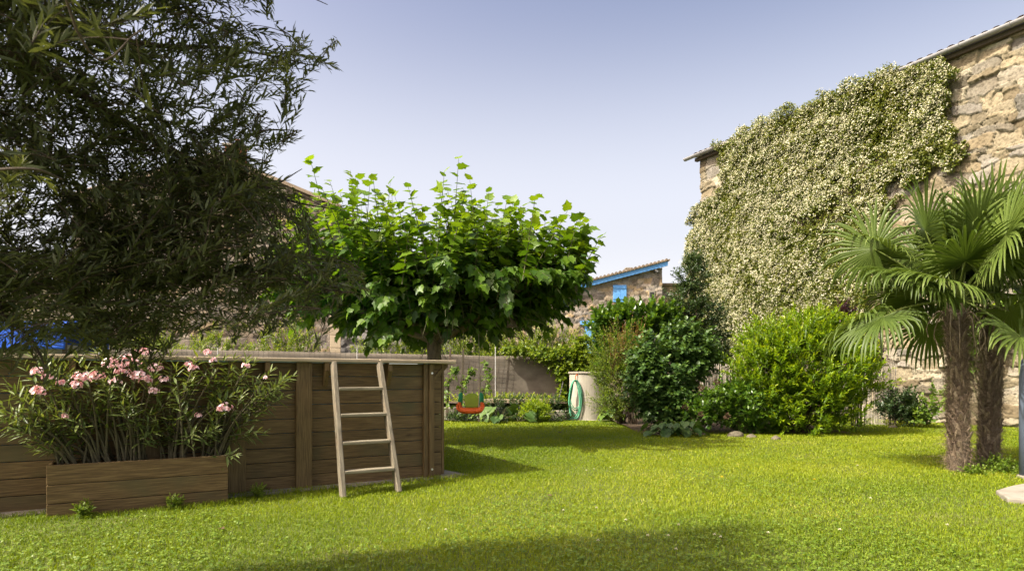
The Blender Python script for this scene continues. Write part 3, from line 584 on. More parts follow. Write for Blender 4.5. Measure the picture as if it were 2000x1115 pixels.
# ------------------------------------------------------------ mulberry
TC = np.array([-1.28, 10.0, 0])
def mulberry():
    r = empty('mulberry_tree', TC, 'pollarded mulberry tree with a broad flat crown of bright leaves behind the pool', 'tree')
    top = TC+[.02, 0, 1.68]
    c = catmull([TC, TC+[-.01, 0, .5], TC+[.02, .02, 1.2], top, top+[.05, 0, .12]], 6); V, Q = tubes(c[None], np.array([.15]+[.115]*(len(c)-3)+[.13, .12])[None], 14)
    V += (fbm(V[:, 2:3]*9+V[:, 0:1]*20, V[:, 1:2]*20+3)-.5)*.02
    mk('trunk', V, Q, M['bark'], r, smooth=True)
    ends = [((1.15,.1,.85),.08),((1.85,-.3,1.15),.075),((.45,-1.3,.95),.06),((-.9,-1.0,.9),.065),((-1.9,-.2,1.1),.075),((-1.4,1.2,1.0),.06),((.3,1.5,1.0),.06),((1.6,1.1,1.05),.06),((.25,-.1,1.15),.06),((-1.9,.9,1.15),.05),((1.75,-1.1,.95),.05)]
    KN = []; Vs = []; Qs = []; off = 0
    for (dx, dy, dz_), rad in ends:
        e = TC+np.array([dx, dy, 1.7+dz_*.85]); b = top+np.array([dx, dy, 0])*.03
        p1 = b+np.array([dx*.3, dy*.3, .22]); p2 = b+np.array([dx*.62, dy*.62, .5])+rng.normal(size=3)*.06
        cc = catmull([b, p1, p2, e], 7); V, Q = tubes(cc[None], np.linspace(rad, .03, len(cc))[None]*(1+.15*rng.random((1, len(cc)))), 9); Vs.append(V); Qs.append(Q+off); off += len(V)
        for i in np.linspace(8, len(cc)-1, 5).astype(int): KN.append(cc[i])
    KN += [TC+np.array([x, y, z]) for x, y, z in ((1.7,-.7,2.6),(1.6,-.6,2.4),(-1.7,-.9,2.4),(-1.8,-.5,2.2),(-1.9,.5,2.5))]
    KN = np.array(KN)
    mk('limb', np.vstack(Vs), np.vstack(Qs), M['bark'], r, smooth=True)
    # side limb that carries the swing
    sb = catmull([TC+[.12, -.05, 1.62], TC+[.42, -.15, .98+.98], TC+[.9, -.2, 2.0], TC+[1.7, -.2, 2.02]], 6); V, Q = tubes(sb[None], np.linspace(.05, .025, len(sb))[None], 8); mk('limb', V, Q, M['bark'], r, smooth=True)
    cen = TC+[.05, 0, 2.35]
    # upright shoots
    n = 560; k0 = KN[rng.integers(0, len(KN), n)]+rng.normal(size=(n, 3))*np.array([.36, .36, .14]); k0[:, 0] = np.clip(k0[:, 0], -3.35, .95)
    out = k0-cen; out[:, 2] = 0; rad = np.linalg.norm(out, axis=1, keepdims=True); out = out/np.maximum(rad, .3)
    D = norm(out*(.10+.30*rng.random((n, 1)))*np.clip(rad/1.6, 0, 1)+np.array([0, 0, 1.])+rng.normal(size=(n, 3))*.27); D[:, 2] = np.abs(D[:, 2])
    # crown height profile measured along x (world): left high, centre dip, peak, right
    prof_x = np.array([-4.2,-3.6,-2.9,-2.5,-2.0,-1.5,-1.1,-.75,-.35,.2,.7,1.1,1.4]); prof_z = np.array([2.9,3.5,4.0,4.3,4.2,3.75,3.7,4.2,3.95,3.7,3.75,3.65,3.1])
    tz = np.interp(k0[:, 0]+D[:, 0]*1.0, prof_x, prof_z); Ls = (tz-k0[:, 2])*(.30+.68*rng.random(n)**.8); Ls = np.clip(Ls, .35, 2.1); ok = (k0+D*Ls[:, None])[:, 0] < 1.30; k0, D, Ls = k0[ok], D[ok], Ls[ok]; n = len(k0)
    kept = 17
    P, R, S, t, tw = shoots(k0, D, Ls, kept, .182, 72, .0, t0=.06, grav=.50, tone0=.03, tone1=.6, tipup=.45, jit=.5, shrink=.25)
    V1, Q1 = tubes(tw, np.broadcast_to(np.array([.009, .007, .005, .002]), (n, 4)), 4)
    # skirts hanging outward and low
    m = 480; k1 = KN[rng.integers(0, len(KN), m)]+rng.normal(size=(m, 3))*np.array([.3, .3, .1]); o2 = norm((k1-cen)*np.array([1, 1, 0])+rng.normal(size=(m, 3))*.45)
    D2 = norm(o2+np.array([0, 0, .12])+rng.normal(size=(m, 3))*.25); L2 = .3+.42*rng.random(m); ok = (k1+D2*L2[:, None])[:, 0] < 1.25; k1, D2, L2 = k1[ok], D2[ok], L2[ok]; m = len(k1)
    P2, R2, S2, t2, tw2 = shoots(k1, D2, L2, 12, .175, 60, .38, t0=.15, grav=.75, tone0=.0, tone1=.5, tipup=.15, jit=.35)
    kz = P2[:, 2] > np.interp(P2[:, 0], [-3.6, -2.4, -1.7, -1.0, .5, 1.2], [1.85, 1.48, 1.72, 1.93, 1.95, 2.1])+.12*np.sin(P2[:, 0]*5.1)+.16*rng.normal(size=len(P2)); kz &= (P2[:, 0] < 1.32) & (P2[:, 0] > -3.75); kz &= ~((P2[:, 0] > .75) & (P2[:, 2] < 1.98)); P2, R2, S2, t2 = P2[kz], R2[kz], S2[kz], t2[kz]; kq = P[:, 0] < 1.34; P, R, S, t = P[kq], R[kq], S[kq], t[kq]
    V2, Q2 = tubes(tw2, np.broadcast_to(np.array([.008, .006, .005, .002]), (m, 4)), 4)
    V, Fc, tn = scatter(MUL, MUL_F, np.vstack([P, P2]), np.vstack([R, R2]), np.concatenate([S, S2]), np.concatenate([t, t2])); 
    mk('foliage', V, Fc, M['mulb'], r, tone=tn)
    mk('shoot', np.vstack([V1, V2]), np.vstack([Q1, Q2+len(V1)]), M['twig'], r)
mulberry()

# ------------------------------------------------------------ swing and birdhouse
def swing():
    Y = 9.8; c = at(920, 790, Y); base = at(920, 807, Y)
    r = empty('swing_seat', base, 'orange and lime plastic baby swing hanging under the mulberry tree', 'swing')
    sx = .20; z0 = base[2]
    # moulded seat: swept U profile
    prof = [(-sx, .17), (-sx-.005, .10), (-sx+.01, .04), (-sx+.06, .005), (-.07, 0), (.07, 0), (sx-.06, .005), (sx-.01, .04), (sx+.005, .10), (sx, .17)]
    pr = catmull([(a, 0, b) for a, b in prof], 4); n = len(pr); V = []; ds = [-.14, -.10, 0, .10, .14]; zz = [.03, 0, 0, .0, .03]
    for d, q in zip(ds, zz):
        for p in pr: V.append((p[0], d, p[2]+q*(abs(p[0]) > .15)*0+(.0 if abs(d) < .12 else .012)))
    V = np.array(V); inner = V*np.array([.76, 1, 1])+np.array([0, 0, .085])*(1-np.clip(V[:, 2:3]/.17, 0, 1)); K = len(ds); allv = np.vstack([V, inner])
    idx = np.arange(K*n).reshape(K, n); q1 = np.stack([idx[:-1, :-1], idx[:-1, 1:], idx[1:, 1:], idx[1:, :-1]], -1).reshape(-1, 4); q2 = q1[:, ::-1]+K*n
    e = [[idx[0, i], idx[0, i]+K*n, idx[0, i+1]+K*n, idx[0, i+1]] for i in range(n-1)]+[[idx[-1, i+1], idx[-1, i+1]+K*n, idx[-1, i]+K*n, idx[-1, i]] for i in range(n-1)]
    e += [[idx[i, 0], idx[i+1, 0], idx[i+1, 0]+K*n, idx[i, 0]+K*n] for i in range(K-1)]+[[idx[i+1, -1], idx[i, -1], idx[i, -1]+K*n, idx[i+1, -1]+K*n] for i in range(K-1)]
    mk('seat', allv, [q1, q2, np.array(e)], M['orange'], r, local=True, smooth=True)
    for s in (-1, 1):
        m = MB(); m.tube(catmull([(s*sx, -.14, .15), (s*sx*1.05, -.16, .12), (s*sx*.9, -.17, .06), (s*.07, -.165, .035)], 5), .014, 8); m.build('arm_rest', M['orange'], r, smooth=True)
    bk = catmull([(-.095, .13, .03), (-.11, .14, .18), (-.10, .15, .27), (-.05, .155, .31), (0, .155, .315), (.05, .155, .31), (.10, .15, .27), (.11, .14, .18), (.095, .13, .03)], 4)
    m = MB(); m.prism([tuple(p) for p in bk][::-1], (0, 0, 0), (0, .018, 0)); m.build('backrest', M['limep'], r, bevel=.005)
    for s in (-1, 1):
        for k in (-1, 0, 1):
            m = MB(); m.tube([(s*(sx-.03)+k*.022, -.02+k*.05, .14), (s*(sx-.035)+k*.018, -.01+k*.04, .30), (s*(sx-.05), 0, .335)], [.012, .012, .006], 8); m.build('strap', M['greenp'], r, smooth=True)
        tx = at(906 if s < 0 else 934, 628, Y)-base
        m = MB(); m.tube([(s*(sx-.05), 0, .33), (tx[0], 0, tx[2])], .0055, 6); m.build('rope', M['rope'], r, smooth=True)
    b = at(1000, 626, 9.3); r = empty('birdhouse', b+[0, 0, -.09], 'small slatted wooden birdhouse hanging in the mulberry tree', 'birdhouse')
    m = MB()
    for i in range(7): m.box(-.07+i*.0205, -.053+i*.0205, -.06, .06, 0, .13)
    m.build('body', M['bird'], r)
    m = MB(); m.prism([(-.11, -.08, .125), (0, -.08, .215), (.11, -.08, .125), (.10, -.08, .112), (0, -.08, .195), (-.10, -.08, .112)], (0, 0, 0), (0, .16, 0)); m.build('roof', M['stake'], r)
    m = MB(); m.box(-.085, .085, -.075, .075, -.012, -.002); m.build('floor', M['bird'], r)
    m = MB(); m.tube([(0, 0, .21), (.01, 0, .42)], .003, 5); m.build('cord', M['rope'], r)
swing()

# ------------------------------------------------------------ rubble walls
def rubble(W_, Hh, res, seed, sw=(.22,.62), sh=(.12,.32), pal=None, x0=0, depth=.045, topfn=None, warp=.09):
    rg = np.random.default_rng(seed); seeds = []; z = 0
    while z < Hh+.2:
        h = rg.uniform(*sh); x = x0-.4+rg.uniform(-.3, 0)
        while x < x0+W_+.4:
            wd = rg.uniform(*sw)*(.7+.6*h/sh[1])
            if h > .2 and rg.random() < .28: 
                f = rg.uniform(.35, .65); seeds.append((x+wd/2, z+h*f/2, wd/2, h*f/2)); seeds.append((x+wd/2+rg.normal()*.03, z+h*(1+f)/2, wd/2, h*(1-f)/2))
            else: seeds.append((x+wd/2, z+h/2+rg.normal()*.02, wd/2, h/2))
            x += wd
        z += h
    S = np.array(seeds); m = len(S)
    nx = int(W_/res)+1; nz = int(Hh/res)+1; X, Z = np.meshgrid(np.linspace(x0, x0+W_, nx), np.linspace(0, Hh, nz)); x = X.ravel(); z = Z.ravel()
    xw = x+(fbm(x*2.3+3, z*2.3+7)-.5)*warp*3.0+(fbm(x*9+3, z*9+7, 2)-.5)*.05; zw = z+(fbm(x*1.7+23, z*2.3+47)-.5)*warp*3.4+(fbm(x*9+31, z*9+17, 2)-.5)*.05
    f1 = np.full(len(x), 9e9); f2 = f1.copy(); i1 = np.zeros(len(x), int)
    o = np.argsort(S[:, 1]); S = S[o]
    # process by rows to limit candidates
    for i0 in range(0, nz, 12):
        sl = slice(i0*nx, min(nz, i0+12)*nx); za, zb = Z[i0, 0]-.55, Z[min(nz-1, i0+11), 0]+.55
        c = np.where((S[:, 1] > za) & (S[:, 1] < zb))[0]; px, pz = xw[sl], zw[sl]
        for b in range(0, len(px), 20000):
            bb = slice(b, b+20000); best = np.sort
            dx = np.abs(px[bb, None]-S[None, c, 0])/S[None, c, 2]; dz2 = np.abs(pz[bb, None]-S[None, c, 1])/S[None, c, 3]
            d = (dx**4+dz2**4)**(1/4); j = np.argpartition(d, 1, axis=1)[:, :2]; dj = np.take_along_axis(d, j, 1); sw_ = dj[:, 0] > dj[:, 1]
            a = np.where(sw_, dj[:, 1], dj[:, 0]); b2 = np.where(sw_, dj[:, 0], dj[:, 1]); ii = c[np.where(sw_, j[:, 1], j[:, 0])]
            st = sl.start+b; f1[st:st+len(a)] = a; f2[st:st+len(a)] = b2; i1[st:st+len(a)] = ii
    e = np.clip((f2-f1)/.13, 0, 1)*np.clip((1.5-f1)/.3, 0, 1); e = e*e*(3-2*e)
    ti = rg.normal(size=(m, 3)); dh = rg.random(m)
    hgt = -.045*(1-np.clip((f2-f1)/.07, 0, 1))*(fbm(x*2+8, z*2+3, 2) > .42)+e*(.35+.65*dh[i1])*depth+e*(ti[i1, 0]*(xw-S[i1, 0])*.10+ti[i1, 1]*(zw-S[i1, 1])*.16)+(fbm(x*6+3, z*6+9, 4)-.5)*.030+(fbm(x*.7, z*.7+4, 2)-.5)*.10
    pal = np.array(pal); ci = rg.integers(0, len(pal), m); pc = pal[ci]*(.75+.5*rg.random((m, 1))); col = np.c_[pc[i1], np.ones(len(x))]
    mort = np.clip(e*1.6, 0, 1)
    V = np.stack([x, -hgt, z], -1)
    if topfn is not None: V[:, 2] = np.minimum(z, topfn(x))
    idx = np.arange(nx*nz).reshape(nz, nx); Q = np.stack([idx[:-1, :-1], idx[:-1, 1:], idx[1:, 1:], idx[1:, :-1]], -1).reshape(-1, 4)
    return V, Q, mort, col
OCHRE = [(.225,.19,.12),(.25,.215,.14),(.19,.155,.095),(.25,.225,.17),(.30,.27,.195),(.165,.145,.105),(.22,.19,.125),(.205,.19,.155)]
GREYS = [(.26,.21,.15),(.33,.27,.19),(.22,.19,.15),(.36,.31,.24),(.28,.25,.21),(.38,.29,.17)]
BH = 8.42; BL = 11.5
def tiles(r, x0, x1, y0, y1, z0, z1, step=.22, name='roof', depthv=None):
    """barrel-tile roof over a sloped rectangle; local coords: eave at y0,z0, ridge y1,z1"""
    n = int((x1-x0)/step); m = MB(); sl = np.array([0, y1-y0, z1-z0]); rows = max(2, int(np.linalg.norm(sl)/.38)); V = []; Qs = []; a = np.linspace(0, pi, 6)
    for i in range(n):
        for j in range(rows):
            b0 = np.array([x0+(i+.5)*step, y0, z0])+sl*j/rows+np.array([0, 0, .02+.012*random.random()]); b1 = b0+sl/rows*1.12+np.array([0, 0, -.012])
            base = len(V)
            for e, rr in ((b0, .105), (b1, .085)):
                for t in a: V.append(e+np.array([cos(t)*rr, 0, sin(t)*rr*.75]))
            for q in range(5): Qs.append((base+q, base+q+1, base+7+q, base+6+q))
    o = mk(name, np.array(V), np.array(Qs), M['tile'], r, local=True)
    m = MB(); m.prism([(x0, y0, z0-.06), (x0, y0, z0), (x0, y1, z1), (x0, y1, z1-.06)], (0, 0, 0), (x1-x0, 0, 0)); m.build(name+'_deck', M['tile'], r)
def big_house():
    r = empty('stone_house', (BC[0], BC[1], 0), 'tall ochre rubble stone house with a zinc gutter on the right of the garden', 'house', rz=BA)
    V, Q, mo, col = rubble(BL, BH, .021, 3, pal=OCHRE, sw=(.18,.62), sh=(.10,.36), depth=.085); mk('wall', V, Q, M['stone'], r, tone=mo, col=col, local=True, smooth=True)
    m = MB(); m.box(0.03, BL, .10, 7, 0, BH); m.box(BL, 18, -.02, 7, 0, BH); m.build('wall_core', M['stone2'], r)
    # end wall seen edge on
    V, Q, mo, col = rubble(6, BH, .06, 8, pal=OCHRE); V2 = np.stack([V[:, 1]*1+.02, 6.1-V[:, 0], V[:, 2]], -1); mk('wall', V2, Q, M['stone'], r, tone=mo, col=col, local=True, smooth=True)
    tiles(r, -.15, 18, -.22, 5, BH+.08, BH+1.73, name='roof')
    # half-round gutter with brackets
    a = np.linspace(pi, 2*pi, 9); gx_ = np.array([-.42, 18.]); V = []
    for rr in (.085, .079):
        for x in gx_:
            for t in a: V.append((x, -.32+cos(t)*rr, BH+.06+sin(t)*rr))
    Q = [(i, i+1, 9+i+1, 9+i) for i in range(8)]+[(18+i+1, 18+i, 27+i, 27+i+1) for i in range(8)]+[(0, 9, 27, 18), (8, 26, 35, 17)]
    # end cap
    V.append((-.42, -.32, BH+.06)); Q3 = [(i+1, i, 36) for i in range(8)]
    mk('gutter', np.array(V), [np.array(Q), np.array(Q3)], M['zinc'], r, local=True)
    for x in np.arange(.3, 12, .95):
        m = MB(); P = [(x, -.32+cos(t)*.092, BH+.06+sin(t)*.092) for t in np.linspace(pi, 2*pi, 8)]; m.tube(P, .007, 5); m.build('gutter_bracket', M['zinc'], r)
    m = MB(); m.box(-.1, 18, -.19, -.06, BH-.10, BH+.0); m.build('eave_board', M['stake'], r)
big_house()
def b_pt(x, y, z): p = BC+BX*x+BY*y; return np.array([p[0], p[1], z])
def climber():
    def proj(px, py):   # wall coords of a photo pixel
        k = (px-1000)/F; s = (k*BC[1]-BC[0])/(BX[0]-k*BX[1]); Y = BC[1]+BX[1]*s; return s, H+(YH-py)/F*Y
    poly = [(1352,660),(1350,480),(1372,400),(1410,370),(1412,290),(1440,270),(1460,250),(1560,202),(1660,158),(1760,122),(1870,92),(1882,150),(1862,230),(1878,300),(1868,330),(1800,340),(1745,370),(1755,420),(1740,470),(1720,560),(1720,640),(1740,690),(1640,700),(1500,700),(1430,740),(1380,740)]
    pw = np.array([proj(*p) for p in poly]); pw[:, 1] = np.minimum(pw[:, 1], BH+.22)
    root = empty('flowering_climber', b_pt(2.2, -.12, 0), 'dense white-flowered climber covering most of the right stone house wall', 'climbing plant')
    def sample(n):
        x = rng.uniform(pw[:, 0].min()-.3, pw[:, 0].max()+.3, n*2); z = rng.uniform(.4, BH+.45, n*2)
        jx = x+(fbm(x*3, z*3, 3)-.5)*.9; jz = z+(fbm(x*3+9, z*3+9, 3)-.5)*.7; k = in_poly(jx, jz, pw) & ((z < BH-.1) | ((x > .7) & (x < 6.6) & (rng.random(len(x)) < .8)))
        g = fbm(x*1.1+31, z*1.1+12, 3); k &= ~((g > .76) & (rng.random(len(x)) < .8)); x = x[k][:n]; z = z[k][:n]
        return x, z
    def thick(x, z): return +.24*np.clip((z-BH+1.5)/1.4, 0, 1)+.10+.30*fbm(x*1.6+5, z*1.6+8, 3)+.18*np.clip(fbm(x*4.5+2, z*4.5+9, 2)-.38, 0, 1)
    x, z = sample(170000); n = len(x); th = thick(x, z)*(.15+.85*rng.random(n)**.5); edge_ = th
    P = np.stack([BC[0]+BX[0]*x-BY[0]*edge_, BC[1]+BX[1]*x-BY[1]*edge_, z], -1)
    outn = np.array([-BY[0], -BY[1], 0]); D = norm(outn*.5+rng.normal(size=(n, 3))*.7+np.array([0, 0, -.15])); UP = norm(outn*.8+np.array([0, 0, .8])+rng.normal(size=(n, 3))*.5)
    V, Fc, t = scatter(diamond(.55), DIA_F, P, frames(D, UP), .05+.045*rng.random(n), np.clip(rng.random(n)*.8+.35*(fbm(x*1.2, z*1.2+40, 2)-.4), 0, 1)); mk('foliage', V, Fc, M['jasm'], root, tone=t)
    # blossoms: clusters of small pale flowers
    cx, cz = sample(13500); g = fbm(cx*.8+61, cz*.8+22, 3); k = rng.random(len(cx)) < np.clip(.12+2.2*(g-.25), .06, 1); cx = cx[k]; cz = cz[k]; m = len(cx); q = 6
    x = np.repeat(cx, q)+rng.normal(size=m*q)*.035; z = np.repeat(cz, q)+rng.normal(size=m*q)*.035; n = len(x); th = np.repeat(thick(cx, cz), q)*.92+.03*rng.random(n)+.02
    P = np.stack([BC[0]+BX[0]*x-BY[0]*th, BC[1]+BX[1]*x-BY[1]*th, z], -1)
    N_ = norm(outn+np.array([0, 0, .35])+rng.normal(size=(n, 3))*.55); A = norm(np.cross(N_, rdir(n)))
    star = [(0,0,0.0),(-.5,.12,.1),(-.16,.30,.06),(0,.52,.1),(.16,.30,.06),(.5,.12,.1),(.22,-.12,.05),(.3,-.45,.1),(0,-.25,.05),(-.3,-.45,.1),(-.22,-.12,.05)]
    sf = [(0,i, i+1) for i in range(1, 10)]+[(0,10,1)]; sf = [(a, c, b) for a, b, c in sf]
    V, Fc, t = scatter(star, sf, P, frames(A, N_), .028+.014*rng.random(n), np.clip(rng.random(n)*.9, 0, 1)); o = mk('blossom', V, Fc, M['white'], root, tone=t); tag(o, kind='stuff')
    # old stems on the wall
    paths = []
    for i in range(60):
        sx = rng.uniform(.5, 7); zt = rng.uniform(4, BH-.4); pts = [(2.2+rng.normal()*.6, 0), ((2.2+sx)/2+rng.normal()*.4, zt*.35), (sx*.8+.4+rng.normal()*.3, zt*.7), (sx, zt)]
        c = catmull([b_pt(a, -.09, b) for a, b in pts], 5); paths.append(c)
    V, Q = tubes(np.array(paths), np.broadcast_to(np.linspace(.022, .006, paths[0].shape[0]), (60, paths[0].shape[0])), 5); mk('stem', V, Q, M['twigbrown'], root)
climber()

# ------------------------------------------------------------ palms
def palm(name, label, base, htr, r0, nf, seed, lean=(0, 0), fanR=.62, pet=.62, crown_dz=0):
    rg = np.random.default_rng(seed); root = empty(name, base, label, 'palm tree', 'pair of fan palms on the lawn')
    top = base+np.array([lean[0], lean[1], htr]); K = 60; t = np.linspace(0, 1, K); c = base[None]*(1-t)[:, None]+top[None]*t[:, None]; c[:, 2] -= .03
    c[:, 0] += np.sin(t*pi)*.03; rad = r0*(1.08-.15*np.sin(t*2.2)+.12*np.abs(np.sin(t*23))+.12*(t > .8)*(t-.8)*5)
    V, Q = tubes(c[None], rad[None], 28); ang = np.tile(np.arange(28), K); zz = V[:, 2]
    cc = np.repeat(c, 28, 0); V = cc+(V-cc)*(1+.35*(fbm(ang*.9+seed, zz*14, 4)-.5))[:, None]
    mk('trunk', V, Q, M['palmbark'], root, smooth=False)
    # old leaf bases spiralling round the trunk
    m = MB(); ns = 130
    for i in range(ns):
        tt = (i+.5)/ns; a = i*2.4+rg.normal()*.15; ctr = base*(1-tt)+top*tt; rr = r0*1.02; d = np.array([cos(a), sin(a), 0]); s = np.array([-sin(a), cos(a), 0]); L = rg.uniform(.07, .16); w0 = rg.uniform(.014, .028)
        tw = rg.normal()*.35; b0 = ctr+d*rr*.92; e = ctr+d*(rr+rg.uniform(.005, .05))+np.array([0, 0, L])+s*tw*L
        p = [b0-s*w0, b0+s*w0, e+s*w0*.45, e-s*w0*.45]; th = d*.014
        k = len(m.v); m.v += p+[q+th for q in p]; m.f += [[k, k+3, k+2, k+1], [k+4, k+5, k+6, k+7], [k, k+1, k+5, k+4], [k+1, k+2, k+6, k+5], [k+2, k+3, k+7, k+6], [k+3, k, k+4, k+7]]
    m.build('leaf_base', M['stub'], root, local=False)
    # fibre hairs
    n = 5000; tt = rg.random(n); a = rg.random(n)*2*pi; ctr = base[None]*(1-tt)[:, None]+top[None]*tt[:, None]; d = np.stack([np.cos(a), np.sin(a), 0*a], -1); s = np.stack([-np.sin(a), np.cos(a), 0*a], -1)
    p0 = ctr+d*r0*1.0; sw_ = rg.normal(size=(n, 1))*.09; lift = rg.normal(size=(n, 1))*.05; z_ = np.array([[0, 0, 1.]])
    pp = np.stack([p0, p0+d*(.02+.02*rg.random((n, 1)))+s*sw_*.5+z_*lift, p0+d*(.015+.035*rg.random((n, 1)))+s*sw_+z_*(lift-.02)], 1)
    V, Q = tubes(pp, np.broadcast_to(np.array([.0016, .0013, .0007]), (n, 3)), 3); mk('fibre', V, Q, M['fibre'], root)
    # fronds
    hub0 = top+np.array([0, 0, .04+crown_dz])
    for i in range(nf):
        u = (i+.5)/nf; el = radians(88-78*u-45*max(0, u-.75)*4*.5+rg.normal()*15); az = i*2.3999+rg.normal()*.2+seed
        dh = np.array([cos(az), sin(az), 0]); PL = pet*rg.uniform(.6, 1.25)*(1.15-.25*abs(u-.4)); FR = fanR*rg.uniform(.85, 1.1)
        d0 = dh*cos(el)+np.array([0, 0, sin(el)])
        # petiole bends down
        pts = []; p = hub0+dh*.05; dd = d0.copy()
        for k in range(7): pts.append(p.copy()); p = p+dd*PL/6; dd = norm(dd+np.array([0, 0, -.02-.055*u]))
        pts = np.array(pts); hub = pts[-1]; d = dd
        V1, Q1 = tubes(pts[None], np.linspace(.012, .007, 7)[None], 5)
        side = norm(np.cross(d, np.array([0, 0, 1.])+dh*.001)); nrm = norm(np.cross(side, d)); roll = rg.normal()*.7; side, nrm = side*cos(roll)+nrm*sin(roll), nrm*cos(roll)-side*sin(roll)
        ns_ = 42; th = np.linspace(-2.55, 2.55, ns_)+rg.normal(size=ns_)*.02; segs = []
        Vf = []; Qf = []; tn = []; bend = rg.uniform(.2, 1.1)+2.3*max(0, u-.3)
        base_t = rg.uniform(.1, .55)
        for j, a in enumerate(th):
            LR = FR*(1-.28*(abs(a)/2.55)**2)*rg.uniform(.93, 1.05); dirv = d*cos(a)+side*sin(a); perp = -d*sin(a)+side*cos(a)
            br = rg.uniform(.5, .8); extra = rg.random() < .35
            st = np.array([.0, .3, .55, .75, .9, 1.0]); wv = np.array([.002, .013, .0145, .0125, .008, .001])*FR/.6
            p = hub.copy(); dv = norm(dirv+nrm*.22); prev = 0; row = []
            for q, (s_, w_) in enumerate(zip(st, wv)):
                step = (s_-prev)*LR; prev = s_
                if s_ > br: dv = norm(dv+np.array([0, 0, -1.0])*(s_-br)*bend*(2.6 if extra else 1.1))
                dv = norm(dv+np.array([0, 0, -.05*bend])); p = p+dv*step; pf = perp*w_; up_ = norm(np.cross(dv, perp)); up_ = up_ if up_@nrm > 0 else -up_
                row.append((p-pf+up_*w_*.55, p-up_*w_*.1, p+pf+up_*w_*.55))
            b = len(Vf)
            for rw in row: Vf += list(rw)
            for q in range(len(st)-1): Qf += [(b+q*3, b+q*3+1, b+q*3+4, b+q*3+3), (b+q*3+1, b+q*3+2, b+q*3+5, b+q*3+4)]
            tn += [min(1, max(0, base_t+rg.normal()*.09))+(.25 if q > 11 and rg.random() < .5 else 0) for q in range(len(row)*3)]
        Vf = np.array(Vf); nv = len(V1); V = np.vstack([V1, Vf]); Q = np.vstack([Q1, np.array(Qf)+nv]); V[:, 2] = np.maximum(V[:, 2], .3)
        mk('frond', V, Q, M['palm'], root, tone=np.concatenate([np.full(nv, .8), np.array(tn)]))
_p = palm
def palm(name, label, base, htr, r0, nf, seed, lean=(0, 0), **k):
    _p(name, label, base, htr, r0, nf, seed, lean, **k)
    root = [o for o in COL.objects if o.type == 'EMPTY' and o.get('label') == label][0]; rg = np.random.default_rng(seed+50)
    top = base+np.array([lean[0], lean[1], htr])
    for i in range(9):
        a = rg.random()*6.28; d = np.array([cos(a), sin(a), 0]); p0 = top+d*.08+np.array([0, 0, -.02-.1*rg.random()]); L = rg.uniform(.25, .5)
        c = catmull([p0, p0+d*.10+np.array([0, 0, .03]), p0+d*(.13+.1*rg.random())+np.array([0, 0, -L*.5]), p0+d*(.08+.12*rg.random())+np.array([0, 0, -L])], 5)
        V, Q = tubes(c[None], np.linspace(.010, .004, len(c))[None], 5); mk('dead_leaf_stalk', V, Q, M['stub'], root)
palm('fan_palm', 'left fan palm of the pair with a shaggy trunk nearest the lawn', at(1873, 738, 6.95)*[1, 1, 0], 1.80, .074, 31, 3, (-.05, -.03), fanR=.66, pet=.70, crown_dz=.08)
palm('fan_palm', 'right fan palm of the pair, trunk partly behind the dark post side', at(1930, 738, 7.25)*[1, 1, 0], 1.84, .078, 25, 8, (.10, .05), fanR=.66, pet=.70, crown_dz=.12)

# ------------------------------------------------------------ right edge: post and slab
def edge_bits():
    b = at(2004, 738, 6.5)*[1, 1, 0]; r = empty('metal_post', b, 'dark slate blue round-topped post at the right edge beside the palms', 'post')
    m = MB(); K = [(0, .06), (1.16, .06), (1.22, .05), (1.25, .03), (1.26, .005)]; m.tube([(0, 0, z) for z, _ in K], [q for _, q in K], 20); m.build('shaft', M['postgrey'], r, smooth=True)
    m = MB(); m.tube([(0, 0, 0), (0, 0, .03)], [.085, .075], 20); m.build('foot_ring', M['concrete'], r)
    g = gnd(1945, 968); pts = [gnd(1945, 966), gnd(1968, 982), gnd(2060, 990), gnd(2100, 975), gnd(2080, 945), gnd(2010, 950), gnd(1975, 957)]
    s = MB(); s.prism([p+[0, 0, -.03] for p in pts], (0, 0, 0), (0, 0, .075)); o = s.build('paving_slab', M['concrete'], None, bevel=.012); tag(o, 'pale concrete slab lying in the lawn at the right edge', 'paving slab')
edge_bits()

